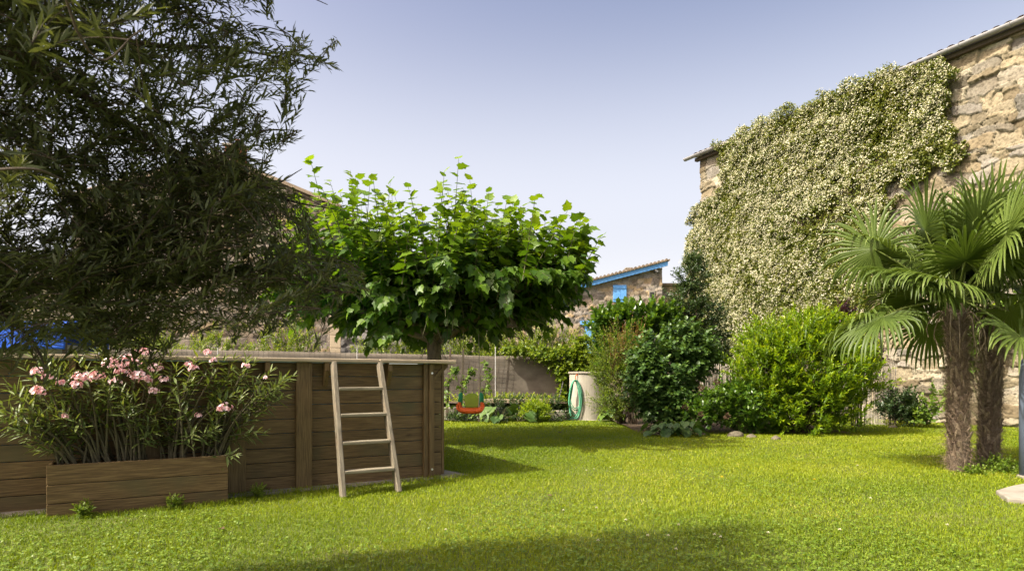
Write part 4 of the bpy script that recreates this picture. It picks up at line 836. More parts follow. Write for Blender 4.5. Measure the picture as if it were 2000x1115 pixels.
# ------------------------------------------------------------ back of the garden
def back_garden():
    YF = 17.0
    # raised bed ground behind kerb
    V = []; xs_ = np.linspace(-22, 1.38, 60); ys_ = np.linspace(15.35, 34, 40); X, Yy = np.meshgrid(xs_, ys_); Z = .40+.05*fbm(X*1.2, Yy*1.2)
    idx = np.arange(X.size).reshape(X.shape); Q = np.stack([idx[:-1, :-1], idx[:-1, 1:], idx[1:, 1:], idx[1:, :-1]], -1).reshape(-1, 4)
    tag(mk('raised_bed', np.stack([X.ravel(), Yy.ravel(), Z.ravel()], -1), Q, M['earth']), kind='structure')
    V = np.stack([X.ravel(), 10.9+(Yy.ravel()-15.35)*.3, 0*X.ravel()], -1)
    xs_ = np.linspace(2.4, 6.4, 20); ys_ = np.linspace(11.6, 20, 20); X, Yy = np.meshgrid(xs_, ys_); Z = .012+.06*fbm(X*1.2, Yy*1.2)*np.clip((Yy-12.0+.12*(X-2.6))*1.2, 0, 1)
    idx = np.arange(X.size).reshape(X.shape); Q = np.stack([idx[:-1, :-1], idx[:-1, 1:], idx[1:, 1:], idx[1:, :-1]], -1).reshape(-1, 4)
    tag(mk('planting_bed', np.stack([X.ravel(), Yy.ravel(), Z.ravel()], -1), Q, M['earth']), kind='structure')
    m = MB(); m.box(-22, -.3, 15.1, 15.3, 0, .33); m.box(-.29, 1.35, 15.2, 15.35, 0, .25); o = m.build('kerb_wall', M['concrete'], None, bevel=.02); tag(o, 'low mossy concrete kerb holding up the back planting bed', 'kerb')
    m = MB(); m.box(-.9, 1.1, 15.6, 15.66, .40, .52); o = m.build('border_board', M['rim'], None, bevel=.005); tag(o, 'narrow pale timber board edging the bed below the brown screen', 'board')
    # windbreak cloth
    r = empty('windbreak_fence', (-1, YF, .45), 'long brown windbreak cloth fence with square wire mesh behind the pool', 'fence')
    x0 = at(120, 0, YF)[0]; x1 = at(1135, 0, YF)[0]; nx = 240; nz = 14; X = np.linspace(x0, x1, nx)
    tz = np.interp(X, [x0, at(430, 0, YF)[0], at(700, 0, YF)[0], at(960, 0, YF)[0], x1], [H+(YH-676)/F*YF, H+(YH-684)/F*YF, H+(YH-689)/F*YF, H+(YH-695)/F*YF, H+(YH-697)/F*YF])+(fbm(X*1.3, X*0+2)-.5)*.05
    V = []
    for j in range(nz):
        f = j/(nz-1); z = .42+(tz-.42)*f; V.append(np.stack([X, YF+.05*np.sin(X*1.8+f*2)*(.3+.7*f)+.03*(fbm(X*3, X*0+f*4)-.5), z], -1))
    V = np.vstack(V); idx = np.arange(nx*nz).reshape(nz, nx); Q = np.stack([idx[:-1, :-1], idx[:-1, 1:], idx[1:, 1:], idx[1:, :-1]], -1).reshape(-1, 4)
    o = mk('cloth', V, Q, M['cloth'], r, smooth=True); o.modifiers.new('solid', 'SOLIDIFY').thickness = .006
    m = MB()
    xe = at(990, 0, YF)[0]
    for x in np.arange(x0, xe, .14): z = np.interp(x, X, tz)+.06; m.beam((x, YF-.10, .42), (x, YF-.10, z), .005, .005, (0, 1, 0))
    for z in np.arange(.5, 1.78, .14): m.beam((x0, YF-.105, z), (xe, YF-.105, z-.0), .005, .005)
    m.build('wire_mesh', M['wire'], r, local=False)
    for px in (968, 700, 430, 200):
        p = at(px, 0, YF); m = MB(); m.tube([(p[0], YF-.14, .35), (p[0], YF-.14, H+(YH-(662 if px == 968 else 680))/F*YF)], .013, 8); m.build('fence_pole', M['pole'], r, local=False)
    # stakes with young vines
    labs = ['dark garden stake nearest the pool rim with a leafy vine', 'dark garden stake directly behind the swing', 'dark garden stake to the right of the swing']
    for i, (px, pyt, px2, pyb) in enumerate([(880, 680, 872, 812), (905, 681, 900, 812), (937, 735, 936, 815)]):
        Y = 15.0-.2*i; a = at(px, pyt, Y); b = at(px2, pyb, Y); b[2] = 0.0 if i == 9 else max(b[2], 0); b[2] = 0
        m = MB(); m.beam(b, a, .05, .04, (0, 1, 0)); o = m.build('garden_stake', M['stake'], None, bevel=.005); tag(o, labs[i], 'stake', 'stakes by the swing')
    vl = ['low leafy vine climbing the stake beside the pool corner', 'thin vine with pale leaves climbing behind the swing', 'tall thin vine right of the swing reaching up the brown screen']
    for i, (pts, ex) in enumerate([([(878,815),(872,770),(884,735),(892,720)], .30), ([(908,815),(903,760),(915,735),(925,722)], .22), ([(942,815),(945,775),(950,745),(957,735),(948,708)], .30)]):
        Y = 14.85-.1*i; c = catmull([at(x, y, Y)+[0, 0, 0] for x, y in pts], 8); c[0, 2] = 0; r = empty('vine_plant', c[0], vl[i], 'vine', 'young vines on stakes')
        V, Q = tubes(c[None], np.linspace(.01, .003, len(c))[None], 5); mk('stem', V, Q, M['twig'], r)
        n = 46; j = rng.integers(2, len(c), n); O = c[j]+rng.normal(size=(n, 3))*.02; D = norm(rng.normal(size=(n, 3))+[0, 0, .25]); wide = ex*(1.2-.9*j/len(c))
        P, R, S, t, tw = shoots(O, D, wide*(.4+rng.random(n)), 5, .075, 60, .2, t0=.3, grav=.3, tone0=.1, tone1=.8, tipup=.2)
        V, Fc, tn = scatter(MUL, MUL_F, P, R, S, t); mk('foliage', V, Fc, M['vine'], r, tone=tn)
        V, Q = tubes(tw, np.broadcast_to(np.array([.003, .0025, .002, .001]), (n, 4)), 3); mk('tendril', V, Q, M['twig'], r)
    # hedge shrubs behind the screen
    hl = [(-60,650,'left end of the hedge behind the blue tarpaulin'),(130,640,'bushy shrub behind the screen right of the blue tarpaulin'),(290,650,'rounded hedge shrub behind the screen under the dark tree'),(420,660,'low hedge shrub behind the screen left of the house corner'),(560,640,'yellow-green shrub behind the screen in front of the pale stone pillar'),(770,650,'yellow-green shrub behind the screen just left of the mulberry trunk'),(900,640,'yellow-green shrub behind the screen above the swing'),(985,650,'yellow-green shrub behind the screen right of the swing ropes'),(1050,628,'tallest yellow-green hedge shrub, below the birdhouse side'),(1120,668,'yellow-green hedge shrub in front of the blue door')]
    for px, py, lb in hl:
        Y = 18.3; c = at(px, py-14, Y); top_ = c[2]; b = [(c[0], Y, top_*.55+.1, 1.0, .55, top_*.45), (c[0]+.5, Y+.1, top_*.5, .8, .5, top_*.38), (c[0]-.5, Y-.1, top_*.5, .8, .5, top_*.40), (c[0]+rng.normal()*.3, Y, top_*.8, .35, .3, top_*.25)]
        shrub('hedge_shrub', lb, 'shrub', (c[0], Y, .4), b, diamond(.5), DIA_F, .085, M['hedge'], n=520, L=.42, k=17, up=1.3, rnd=.25, tipup=.45, tone=(.0,.6), group='hedge shrubs behind the screen', rmin=.35, lump=.35, stems=10)
    # ivy spilling over the right end of the screen
    Y = 16.75; blobs = []
    for px, py, rx, rz in [(1010,686,.45,.14),(1060,692,.5,.22),(1105,705,.55,.42),(1130,740,.35,.5),(1150,690,.5,.6),(1098,735,.12,.42),(1100,780,.14,.35),(1085,800,.35,.15),(1150,770,.4,.6)]:
        c = at(px, py, Y); blobs.append((c[0], Y, c[2], rx, .22, rz))
    shrub('ivy', 'green ivy spilling over the right end of the brown screen', 'ivy', at(1110, 800, Y)*[1, 1, 0]+[0, 0, .1], blobs, oval(1.0), OVAL_F, .085, M['hedge'], n=900, L=.22, k=10, up=.1, rnd=.6, tipup=.2, tone=(0,.65), rmin=.3, stems=0)
    # concrete ring tank
    b = np.array([at(1150, 0, 15.9)[0], 15.9, 0]); R_ = .50; r = empty('water_tank', b, 'round pale concrete water tank with a flat lid behind the lawn', 'tank')
    m = MB(); m.tube([(0,0,0),(0,0,.01),(0,0,.58),(0,0,.59),(0,0,1.15),(0,0,1.16)], [R_+.01, R_, R_, R_-.004, R_-.003, R_-.01], 48, cap=True); m.build('ring', M['concrete2'], r, smooth=False)
    m = MB(); m.tube([(0,0,1.162),(0,0,1.21)], [R_+.03, R_+.025], 40); m.build('lid', M['concrete'], r, bevel=.01)
    # hose and hook
    hc = b+np.array([-R_*.80, -R_*.68, 1.0]); r = empty('garden_hose', hc, 'coiled green garden hose hanging on the concrete tank', 'garden hose')
    m = MB(); m.tube(catmull([(.10, .10, .12), (.08, -.02, .14), (.02, -.06, .10), (.02, -.07, .0), (.05, -.05, -.03)], 4), .012, 6); m.build('hook', M['orange'], r)
    m = MB(); pth = []
    for k in range(6):
        ww = .10+.03*random.random(); hh = .34+.22*random.random(); ox = random.uniform(-.05, .05)
        for a in np.linspace(0, 2*pi, 16, endpoint=False): pth.append((ox+ww*sin(a)*(1.0+.25*(1-cos(a))), -.10-.012*k+.02*sin(3*a), -hh+hh*cos(a)))
    m.tube(catmull(pth, 2), .0125, 6); m.tube(catmull([(-.05,-.12,-.1),(-.12,-.12,-.6),(-.10,-.14,-.92),(-.2,-.25,-.985),(-.5,-.3,-.985)], 5), .0125, 6); m.build('coil', M['hose'], r, smooth=True)
    # chain
    m = MB(); a = at(1100, 745, 16.1); c = at(1083, 795, 15.8); 
    for i in range(26):
        p = a+(c-a)*i/26; q = a+(c-a)*(i+1.15)/26; m.beam(p+[0, 0, -.10*sin(pi*i/26)], q+[0, 0, -.10*sin(pi*(i+1)/26)], .028 if i % 2 else .012, .012 if i % 2 else .028)
    tag(m.build('chain', M['wire'], None), 'dark metal chain hanging between the ivy and the tank', 'chain')
back_garden()

# ------------------------------------------------------------ low plants and bushes
def beds():
    # big leaved plants
    def bigleaf(name, label, px, py, Y, n, sz, spread, mat='bigleaf', cat='plant'):
        b = at(px, py, Y); b[2] = 0 if b[2] < .15 else b[2]; r = empty(name, b, label, cat)
        a = rng.random(n)*2*pi; L = spread*(.4+.6*rng.random(n)); h = .08+.30*rng.random(n)*(sz/.28)
        tip = b+np.stack([np.cos(a)*L, np.sin(a)*L-.05, h], -1); mid = b+np.stack([np.cos(a)*L*.5, np.sin(a)*L*.5, h*.9], -1); tt = np.linspace(0, 1, 5)[None, :, None]
        pth = b[None, None]*(1-tt)**2+2*mid[:, None]*tt*(1-tt)+tip[:, None]*tt**2; V, Q = tubes(pth, np.broadcast_to(np.linspace(.010, .006, 5), (n, 5)), 5); mk('stalk', V, Q, M['twig'], r)
        D = np.stack([np.cos(a), np.sin(a), -.35-.3*rng.random(n)], -1); UP = np.array([0, 0, 1.])+rng.normal(size=(n, 3))*.3
        # finer leaf grid
        U, W_ = np.meshgrid(np.linspace(-1, 1, 7), np.linspace(0, 1, 8)); wd = .48*np.sin(np.clip(W_*1.02+.06, 0, 1)**.75*pi)**.8; T = np.stack([U*wd, W_*1.0-.12*np.abs(U)*(W_ < .2), .10*np.abs(U)*wd*2-.25*W_**2+.035*np.sin(W_*19)*np.abs(U)], -1).reshape(-1, 3)
        ix = np.arange(56).reshape(8, 7); TF = np.stack([ix[:-1, :-1], ix[:-1, 1:], ix[1:, 1:], ix[1:, :-1]], -1).reshape(-1, 4)
        V, Fc, t = scatter(T, TF.tolist(), tip, frames(D, UP), sz*(.7+.6*rng.random(n)), rng.random(n)); mk('leaf_blade', V, Fc, M[mat], r, tone=t, smooth=True)
    bigleaf('rhubarb_plant', 'broad-leaved low plant in front of the kerb right of the swing', 975, 818, 14.6, 13, .28, .45)
    bigleaf('rhubarb_plant', 'broad-leaved plant with drooping leaves left of the small yellow bush', 1012, 815, 14.7, 12, .27, .4)
    bigleaf('bergenia_plant', 'big-leaved ground plant at the foot of the dark broad-leaved bush', 1300, 848, 11.3, 34, .17, .42)
    bigleaf('bergenia_plant', 'big-leaved ground plant with one large drooping leaf nearest the lawn', 1338, 850, 11.2, 22, .19, .30)
    bigleaf('dock_plant', 'bright long-leaved plant at the right foot of the tank', 1195, 815, 14.9, 14, .26, .25, 'vine')
    def B(px, py, Y, rx, rz, ry=None): c = at(px, py, Y); return (c[0], Y, c[2], rx, ry or rx*.8, rz)
    # small yellow bush
    shrub('small_bush', 'small pale yellow-green bush at the lawn edge below the brown screen', 'bush', gnd(1047, 823), [B(1047, 803, 14.7, .36, .28)], diamond(.4), DIA_F, .06, M['lime'], n=260, L=.22, k=14, up=1.0, tone=(.2,.8), stems=6)
    shrub('ground_ivy', 'low dark creeping plants under the brown screen', 'ground cover plant', gnd(1010, 822), [B(960, 800, 15.3, .5, .22), B(1010, 790, 15.6, .7, .25), B(1065, 792, 15.7, .55, .3), B(1090, 812, 15.2, .35, .2), B(1000, 815, 15.0, .5, .10), B(905, 812, 14.9, .5, .12)], diamond(.6), DIA_F, .07, M['dark'], n=700, L=.18, k=9, up=.7, tone=(.2,1), rmin=.2, stems=4)
    shrub('ground_ivy', 'bright sunlit groundcover along the foot of the brown screen', 'ground cover plant', at(1010, 780, 16.4)*[1, 1, 0]+[0, 0, .4], [(-.4, 16.4, .5, 1.6, .25, .14), (.6, 16.3, .5, .9, .25, .12)], diamond(.6), DIA_F, .05, M['lime'], n=330, L=.12, k=8, up=1, tone=(.4,1), rmin=.2, stems=3)
    # laurel
    shrub('cherry_laurel', 'cherry laurel with large glossy upright leaves in front of the blue-shuttered house', 'shrub', (3.1, 15.8, 0), [B(1195, 632, 15.8, .6, .5), B(1250, 624, 15.8, .75, .5), B(1295, 628, 15.8, .5, .42), B(1230, 680, 15.8, .8, .8), B(1190, 690, 15.8, .4, .6)], oval(.75), OVAL_F, .17, M['laurel'], n=430, L=.42, k=13, up=1.1, rnd=.3, alpha=45, tone=(.0,.6), tipup=.45, stems=12, rmin=.4, twr=.004)
    # tall dark evergreen by the climber
    shrub('bay_tree', 'tall narrow dark evergreen tree beside the climber covered wall', 'tree', (4.85, 16.0, 0), [B(1352, 545, 16.2, .42, .55), B(1340, 590, 16.1, .55, .5), B(1375, 620, 16.2, .6, .6), B(1390, 680, 16.2, .6, .7), B(1335, 660, 16.2, .5, .6), B(1358, 515, 16.2, .28, .28), B(1400, 730, 16.2, .55, .6)], diamond(.45), DIA_F, .09, M['dark'], n=1300, L=.32, k=13, up=.6, rnd=.5, tone=(0,.8), tipup=.2, stems=12, stemr=.035, twig='twigbrown', rmin=.35, lump=.35)
    # bronze sprays
    shrub('abelia_bush', 'airy bush with tall bronze-tipped sprays beside the tank', 'bush', (2.45, 13.8, 0), [B(1200, 700, 13.8, .55, .75), B(1215, 760, 13.7, .6, .6), B(1185, 780, 13.7, .4, .4), B(1225, 690, 13.8, .35, .5), B(1175, 720, 13.9, .35, .4)], diamond(.45), DIA_F, .05, M['hedge'], n=800, L=.32, k=15, up=.9, rnd=.4, tone=(.0,.55), tipup=.25, stems=16, rmin=.3, twig='twigbrown', lump=.4)
    shrub('abelia_bush', 'cluster of upright bronze seed sprays rising in front of the laurel', 'bush', (2.65, 13.6, 0), [B(1225, 668, 13.6, .42, .22), B(1200, 690, 13.6, .3, .25), B(1245, 665, 13.6, .2, .25)], diamond(.5), DIA_F, .035, M['reddish'], n=60, L=.85, k=40, up=3.2, rnd=.25, tone=(.3,1), alpha=35, stems=16, rmin=.2, twig='twigbrown', droop=.0)
    # hydrangea-like bush
    shrub('broadleaf_bush', 'dark rounded bush with broad leaves left of the reed screen', 'bush', (3.4, 12.3, 0), [B(1300, 715, 12.4, .75, .75), B(1345, 690, 12.5, .55, .55), B(1275, 770, 12.2, .5, .6), B(1320, 790, 12.2, .6, .5), B(1260, 730, 12.3, .4, .5), B(1365, 700, 12.5, .4, .45), B(1330, 655, 12.5, .4, .3)], oval(.85), OVAL_F, .115, M['hydr'], n=1050, L=.34, k=11, up=.7, rnd=.4, grav=.35, tone=(0,.75), tipup=.25, stems=14, rmin=.35, lump=.25)
    # rhododendron-like with dry heads
    rr = shrub('rhododendron', 'low bush with brown faded flower heads in front of the reed screen', 'bush', (4.35, 11.6, 0), [B(1420, 790, 11.7, .55, .42), B(1460, 800, 11.6, .5, .42), B(1385, 800, 11.6, .4, .35), B(1490, 810, 11.6, .4, .35), B(1450, 765, 11.8, .35, .25)], oval(.5), OVAL_F, .12, M['laurel'], n=520, L=.24, k=12, up=.9, rnd=.4, tone=(.05,.9), tipup=.2, stems=10, rmin=.3, whorl=3)
    hp = [(1370,757),(1338,795),(1370,808),(1420,812),(1400,745)]
    for px, py in hp:
        c = at(px, py, 11.15); n = 46; D = rdir(n); V, Fc, t = scatter(diamond(.4), DIA_F, c+D*.02, frames(D, rdir(n)), .035+.03*rng.random(n), rng.random(n)); mk('faded_flower', V, Fc, M['dry'], rr, tone=t)
    # golden bush
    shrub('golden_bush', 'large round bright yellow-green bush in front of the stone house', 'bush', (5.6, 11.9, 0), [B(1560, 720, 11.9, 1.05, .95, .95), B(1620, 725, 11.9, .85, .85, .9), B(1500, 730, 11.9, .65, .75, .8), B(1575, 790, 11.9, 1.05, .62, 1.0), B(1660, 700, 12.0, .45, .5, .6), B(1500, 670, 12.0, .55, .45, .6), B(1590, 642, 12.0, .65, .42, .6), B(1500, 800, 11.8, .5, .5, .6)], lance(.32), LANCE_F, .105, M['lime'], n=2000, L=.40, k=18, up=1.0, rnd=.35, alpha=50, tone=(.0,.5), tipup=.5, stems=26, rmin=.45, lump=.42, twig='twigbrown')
    # purple plant behind
    shrub('purple_bush', 'dark purple-leaved shrub between the golden bush and the palm', 'bush', (7.4, 13.2, 0), [B(1655, 625, 13.2, .22, .4), B(1680, 660, 13.2, .3, .4), B(1700, 690, 13.2, .3, .4), B(1650, 600, 13.2, .1, .2)], oval(.8), OVAL_F, .07, M['purple'], n=260, L=.3, k=9, up=.9, tone=(.1,.9), stems=10, rmin=.2, lump=.4)
    # small dark shrub at wall foot
    shrub('small_dark_shrub', 'small dark shrub at the foot of the bare stone wall', 'shrub', gnd(1770, 826), [B(1755, 790, 13.3, .42, .38), B(1785, 800, 13.2, .3, .28)], diamond(.45), DIA_F, .09, M['dark'], n=260, L=.3, k=12, up=.8, tone=(0,.7), stems=10, rmin=.25, lump=.35)
    shrub('small_dark_shrub', 'thin seedling with pale leaves left of the palm trunks', 'shrub', gnd(1812, 828), [B(1818, 790, 12.9, .22, .4), B(1800, 810, 12.9, .2, .2)], oval(.9), OVAL_F, .09, M['vine'], n=60, L=.2, k=6, up=.9, tone=(.1,.8), stems=10, rmin=.1)
    # wall vine at right
    shrub('wall_vine', 'bright broad-leaved vine on the stone wall behind the palms', 'vine', b_pt(8.3, -.2, 0), [tuple(b_pt(8.4, -.25, 2.1))+(.6, .3, .5), tuple(b_pt(7.9, -.25, 1.7))+(.3, .25, .7), tuple(b_pt(8.9, -.25, 2.4))+(.6, .3, .4), tuple(b_pt(7.7, -.22, .8))+(.2, .15, .5)], MUL, MUL_F, .15, M['vine'], n=170, L=.3, k=6, up=.2, tone=(.1,.9), grav=.3, stems=12, rmin=.1)
    # weeds at lawn edges
    shrub('weed_tuft', 'low leafy weeds around the foot of the right palm', 'weeds', gnd(1950, 915), [B(1950, 905, 7.0, .22, .10), B(1975, 915, 6.8, .22, .07), B(1900, 920, 6.7, .14, .06)], oval(.8), OVAL_F, .032, M['clover'], n=170, L=.09, k=8, up=.8, tone=(0,.7), stems=3, rmin=.1, twr=.001, zmin=.0)
    for (x, y), lb in (((-1.85, -.25), 'leafy weed at the pool foot under the narrow post'), ((-3.1, -.45), 'small weed growing at the front left foot of the planter'), ((-2.5, -.45), 'small weed growing against the planter front middle')):
        b = pool_pt(x, y); shrub('weed_plant', lb, 'weed', b, [(b[0], b[1], .05, .05, .05, .05)], diamond(.35), DIA_F, .05, M['clover'], n=22, L=.09, k=7, up=1.4, tone=(.1,.9), stems=3, rmin=.1, twr=.001, zmin=.0, stemr=.002)
    # reed screens
    def reeds(label, a, b, h):
        r = empty('reed_screen', a*[1, 1, 0], label, 'reed screen', 'dry reed screens'); L = np.linalg.norm((b-a)[:2]); n = int(L/.011); t = (np.arange(n)+.5)/n
        base = a[None]*(1-t)[:, None]+b[None]*t[:, None]; base[:, 2] = 0; base[:, :2] += rng.normal(size=(n, 2))*.006
        tp = base.copy(); tp[:, 2] = h+rng.normal(size=n)*.035; tp[:, 0] += rng.normal(size=n)*.012; mid = (base+tp)/2+rng.normal(size=(n, 3))*[.008, .004, 0]
        V, Q = tubes(np.stack([base, mid, tp], 1), np.full((n, 3), .0055)*(.7+.6*rng.random((n, 1))), 5); mk('reed_panel', V, Q, M['reed'], r)
        m = MB()
        for z in (.3, .8, h-.15): m.beam(a*[1, 1, 0]+[0, -.012, z], b*[1, 1, 0]+[0, -.012, z], .004, .004)
        m.build('wire', M['wire'], r, local=False)
    reeds('sunlit dry reed screen between the broad-leaved bush and the golden bush', np.array([4.0, 13.6, 0]), np.array([6.6, 14.3, 0]), 1.32)
    reeds('short dry reed screen right of the golden bush against the stone wall', np.array([7.75, 13.9, 0]), np.array([8.55, 13.75, 0]), 1.36)
    # bed edging rocks
    rl = ['flat', 'rounded', 'small', 'low', 'mossy', 'tilted']
    spots = [(1380, 852, .18), (1448, 856, .26), (1480, 858, .15), (1530, 862, .17), (1290, 852, .14), (1760, 838, .16)]
    lbs = ['flat bed-edging rock under the big drooping leaf', 'largest rounded rock in the lawn edge left of the golden bush', 'small rock just right of the largest edging rock', 'low rock in the shade beneath the golden bush', 'small rock at the left foot of the big-leaved plants', 'pale rock by the small dark shrub at the wall foot']
    for (px, py, s), lb in zip(spots, lbs):
        g = gnd(px, py); import bmesh
        bm = bmesh.new(); bmesh.ops.create_icosphere(bm, subdivisions=3, radius=1); sx = rng.uniform(.8, 1.2)
        for v in bm.verts: c = np.array(v.co); f = 1+.5*(fbm(np.array([c[0]*1.7+px]), np.array([c[1]*1.7+c[2]*2+5]), 3)[0]-.5); v.co = (c[0]*s*f*sx*.6, c[1]*s*f*.5, c[2]*s*f*.4+s*.02)
        me = bpy.data.meshes.new('edging_rock'); bm.to_mesh(me); bm.free(); me.materials.append(M['rock']); o = bpy.data.objects.new('edging_rock', me); COL.objects.link(o); o.location = g+[0, .28, 0]; tag(o, lb, 'rock', 'rocks edging the bed')
beds()

# ------------------------------------------------------------ far buildings
def far():
    # blue-shuttered house
    Y = 34.0; xr = at(1293, 0, Y)[0]; xl = at(985, 0, Y)[0]; W_ = xr-xl; zr = H+(YH-523)/F*Y; slope = .262
    r = empty('blue_shutter_house', (xl, Y, 0), 'rubble stone house with blue fascia and blue shutters behind the hedge', 'house')
    V, Q, mo, col = rubble(W_, zr+.1, .06, 21, pal=GREYS, sw=(.25,.6), sh=(.16,.36), topfn=lambda x: zr-slope*(W_-x)); mk('wall', V, Q, M['stone2'], r, tone=mo, col=col, local=True, smooth=True)
    m = MB(); m.prism([(0, .06, 0), (W_, .06, 0), (W_, .06, zr-.02), (0, .06, zr-.02-slope*W_)], (0, 0, 0), (0, 8, 0)); m.build('wall_core', M['stone2'], r)
    e = .25; 
    m = MB(); m.prism([(-.3, -.30, zr-slope*(W_+.3)+.0), (W_+e, -.30, zr+slope*e+.0), (W_+e, -.30, zr+slope*e+.24), (-.3, -.30, zr-slope*(W_+.3)+.24)], (0, 0, 0), (0, .06, 0)); m.build('fascia', M['blue'], r)
    m = MB(); m.prism([(-.3, -.36, zr-slope*(W_+.3)+.245), (W_+e+.1, -.36, zr+slope*(e+.1)+.245), (W_+e+.1, -.36, zr+slope*(e+.1)+.33), (-.3, -.36, zr-slope*(W_+.3)+.33)], (0, 0, 0), (0, 8.4, 0)); m.build('roof', M['tile'], r)
    m = MB(); m.prism([(-.3, -.23, zr-slope*(W_+.3)+.02), (W_+e, -.23, zr+slope*e+.02), (W_+e, -.23, zr+slope*e+.08), (-.3, -.23, zr-slope*(W_+.3)+.08)], (0, 0, 0), (0, .2, 0)); m.build('soffit', M['blue'], r)
    m = MB()
    for i in range(int(W_/.2)):
        x = W_+e-.1-i*.21; z = zr+slope*(x-W_)+.33; m.tube([(x, -.42, z), (x, .6, z+.01)], .07, 8)
    m.build('verge_tiles', M['tile'], r)
    def loc(px, py): p = at(px, py, Y); return p[0]-xl, p[2]
    x0, z1 = loc(1197, 557); x1, z0 = loc(1223, 590); wv = MB(); wv.box(x0, x1, -.10, .0, z0, z1); sh = wv.build('shutter', M['blue'], r, bevel=.01)
    m = MB(); m.box(x0, x1, -.13, -.103, z1-.18, z1-.12); m.box(x0, x1, -.13, -.103, z0+.15, z0+.21); m.box((x0+x1)/2-.01, (x0+x1)/2+.01, -.112, -.104, z0, z1-.2); m.build('batten', M['blue'], sh)
    x0, z1 = loc(1142, 635); x1, z0 = loc(1160, 690); m = MB(); m.box(x0, x1+.25, -.12, .0, z0, z1); m.build('door', M['blue'], r, bevel=.01)
    x0, z1 = loc(1133, 627); m = MB(); m.box(x0, x1+.35, -.22, .0, z1-.2, z1); m.build('lintel', M['blue'], r)
    x0, z1 = loc(1267, 568); x1, z0 = loc(1279, 582); m = MB(); m.box(x0, x1, -.09, 0, z0, z1); wn = m.build('window', M['concrete'], r); m = MB(); m.box(x0+.05, x1-.05, -.095, -.092, z0+.05, z1-.08); m.build('pane', M['wire'], wn)
    x0, z1 = loc(1278, 530); m = MB(); m.box(x0-.04, x0+.04, -.3, 0, z1-.1, z1+.05); m.tube([(x0, -.3, z1), (x0+.12, -.42, z1-.12)], .07, 8); m.build('wall_lamp', M['wire'], r)
    x0, z1 = loc(1242, 511); x1, z0 = loc(1242, 535); m = MB(); m.box(x0-.15, x0+.15, 2.0, 2.3, z0, z1-.22); ch = m.build('chimney', M['concrete'], r)
    m = MB(); m.box(x0-.21, x0+.21, 1.94, 2.36, z1-.24, z1-.17); m.box(x0-.21, x0+.21, 1.94, 2.36, z1-.03, z1+.03)
    for a in (-.15, .12): m.box(x0+a, x0+a+.04, 2.0, 2.3, z1-.168, z1-.032)
    m.build('chimney_cap', M['concrete'], ch)
    x0, z1 = loc(1193, 529); m = MB(); m.box(x0-.10, x0+.10, 2.6, 2.8, z1-1.0, z1-.12); m.box(x0-.13, x0+.13, 2.55, 2.85, z1-.118, z1-.06); m.box(x0-.07, x0+.07, 2.63, 2.77, z1-.058, z1+.02); m.build('chimney', M['tile'], r)
    # house behind with low tiled roof
    Y2 = 44.0; r = empty('tiled_roof_house', (at(1110, 0, Y2)[0], Y2, 0), 'low tiled roof peeping out behind the blue-shuttered house', 'house'); z = H+(YH-547)/F*Y2
    m = MB(); m.box(-8, 2.6, 0, 6, 0, z-.3); m.build('wall', M['stone2'], r)
    m = MB(); m.prism([(-8.3, -.3, z-.3), (-2, -.3, z+.55), (2.9, -.3, z-.22), (2.9, -.3, z-.30), (-2, -.3, z+.45), (-8.3, -.3, z-.4)], (0, 0, 0), (0, 6.6, 0)); m.build('roof', M['tile'], r)
    # wall right of it
    Y3 = 34.6; xa = xr+.05; xb = at(1420, 0, Y3)[0]; z = H+(YH-558)/F*Y3
    r = empty('garden_outbuilding', (xa, Y3, 0), 'low stone annex joined to the right side of the blue-shuttered house', 'building')
    V, Q, mo, col = rubble(xb-xa, z, .07, 25, pal=GREYS); mk('wall', V, Q, M['stone2'], r, tone=mo, col=col, local=True, smooth=True)
    m = MB(); m.box(-.0, xb-xa+.2, -.2, 4, z+.004, z+.12); m.build('roof', M['tile'], r); m = MB(); m.box(.02, xb-xa, .1, 4, 0, z); m.build('wall_core', M['stone2'], r)
    # big stone house behind the dark tree
    Y4 = 24.0; xl = at(142, 0, Y4)[0]; xr = at(648, 0, Y4)[0]; W_ = xr-xl; pk = at(430, 310, Y4); zl = H+(YH-392)/F*Y4; ze = H+(YH-402)/F*Y4; xp = pk[0]-xl; zp = pk[2]
    tf = lambda x: np.where(x < xp, zl+(zp-zl)*x/xp, zp+(ze-zp)*(x-xp)/(W_-xp))
    r = empty('gabled_stone_house', (xl, Y4, 0), 'large gabled stone house mostly hidden behind the dark foreground tree', 'house')
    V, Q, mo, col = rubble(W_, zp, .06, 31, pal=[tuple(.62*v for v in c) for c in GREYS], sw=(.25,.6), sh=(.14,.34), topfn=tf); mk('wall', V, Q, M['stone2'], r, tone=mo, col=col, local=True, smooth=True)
    m = MB(); m.prism([(0.02, .1, 0), (W_-.02, .1, 0), (W_-.02, .1, ze-.05), (xp, .1, zp-.05), (0.02, .1, zl-.05)], (0, 0, 0), (0, 9, 0)); m.build('wall_core', M['stone2'], r)
    for (xa, za, xb, zb) in ((-.3, zl-.1, xp, zp), (xp, zp, W_+.35, ze-.13)):
        m = MB(); m.prism([(xa, -.2, za+.02), (xb, -.2, zb+.02), (xb, -.2, zb+.14), (xa, -.2, za+.14)], (0, 0, 0), (0, 9.4, 0)); m.build('roof', M['tile'], r)
        m = MB(); n = int(abs(xb-xa)/.22)
        for i in range(n): f = (i+.5)/n; x = xa+(xb-xa)*f; z = za+(zb-za)*f+.14; m.tube([(x-.14, -.12, z), (x+.14, -.12, z+(zb-za)/(xb-xa)*.28)], .08, 8)
        m.build('verge_tiles', M['tile'], r)
    c = at(460, 285, Y4+.8); cx = c[0]-xl; cz = c[2]; m = MB()
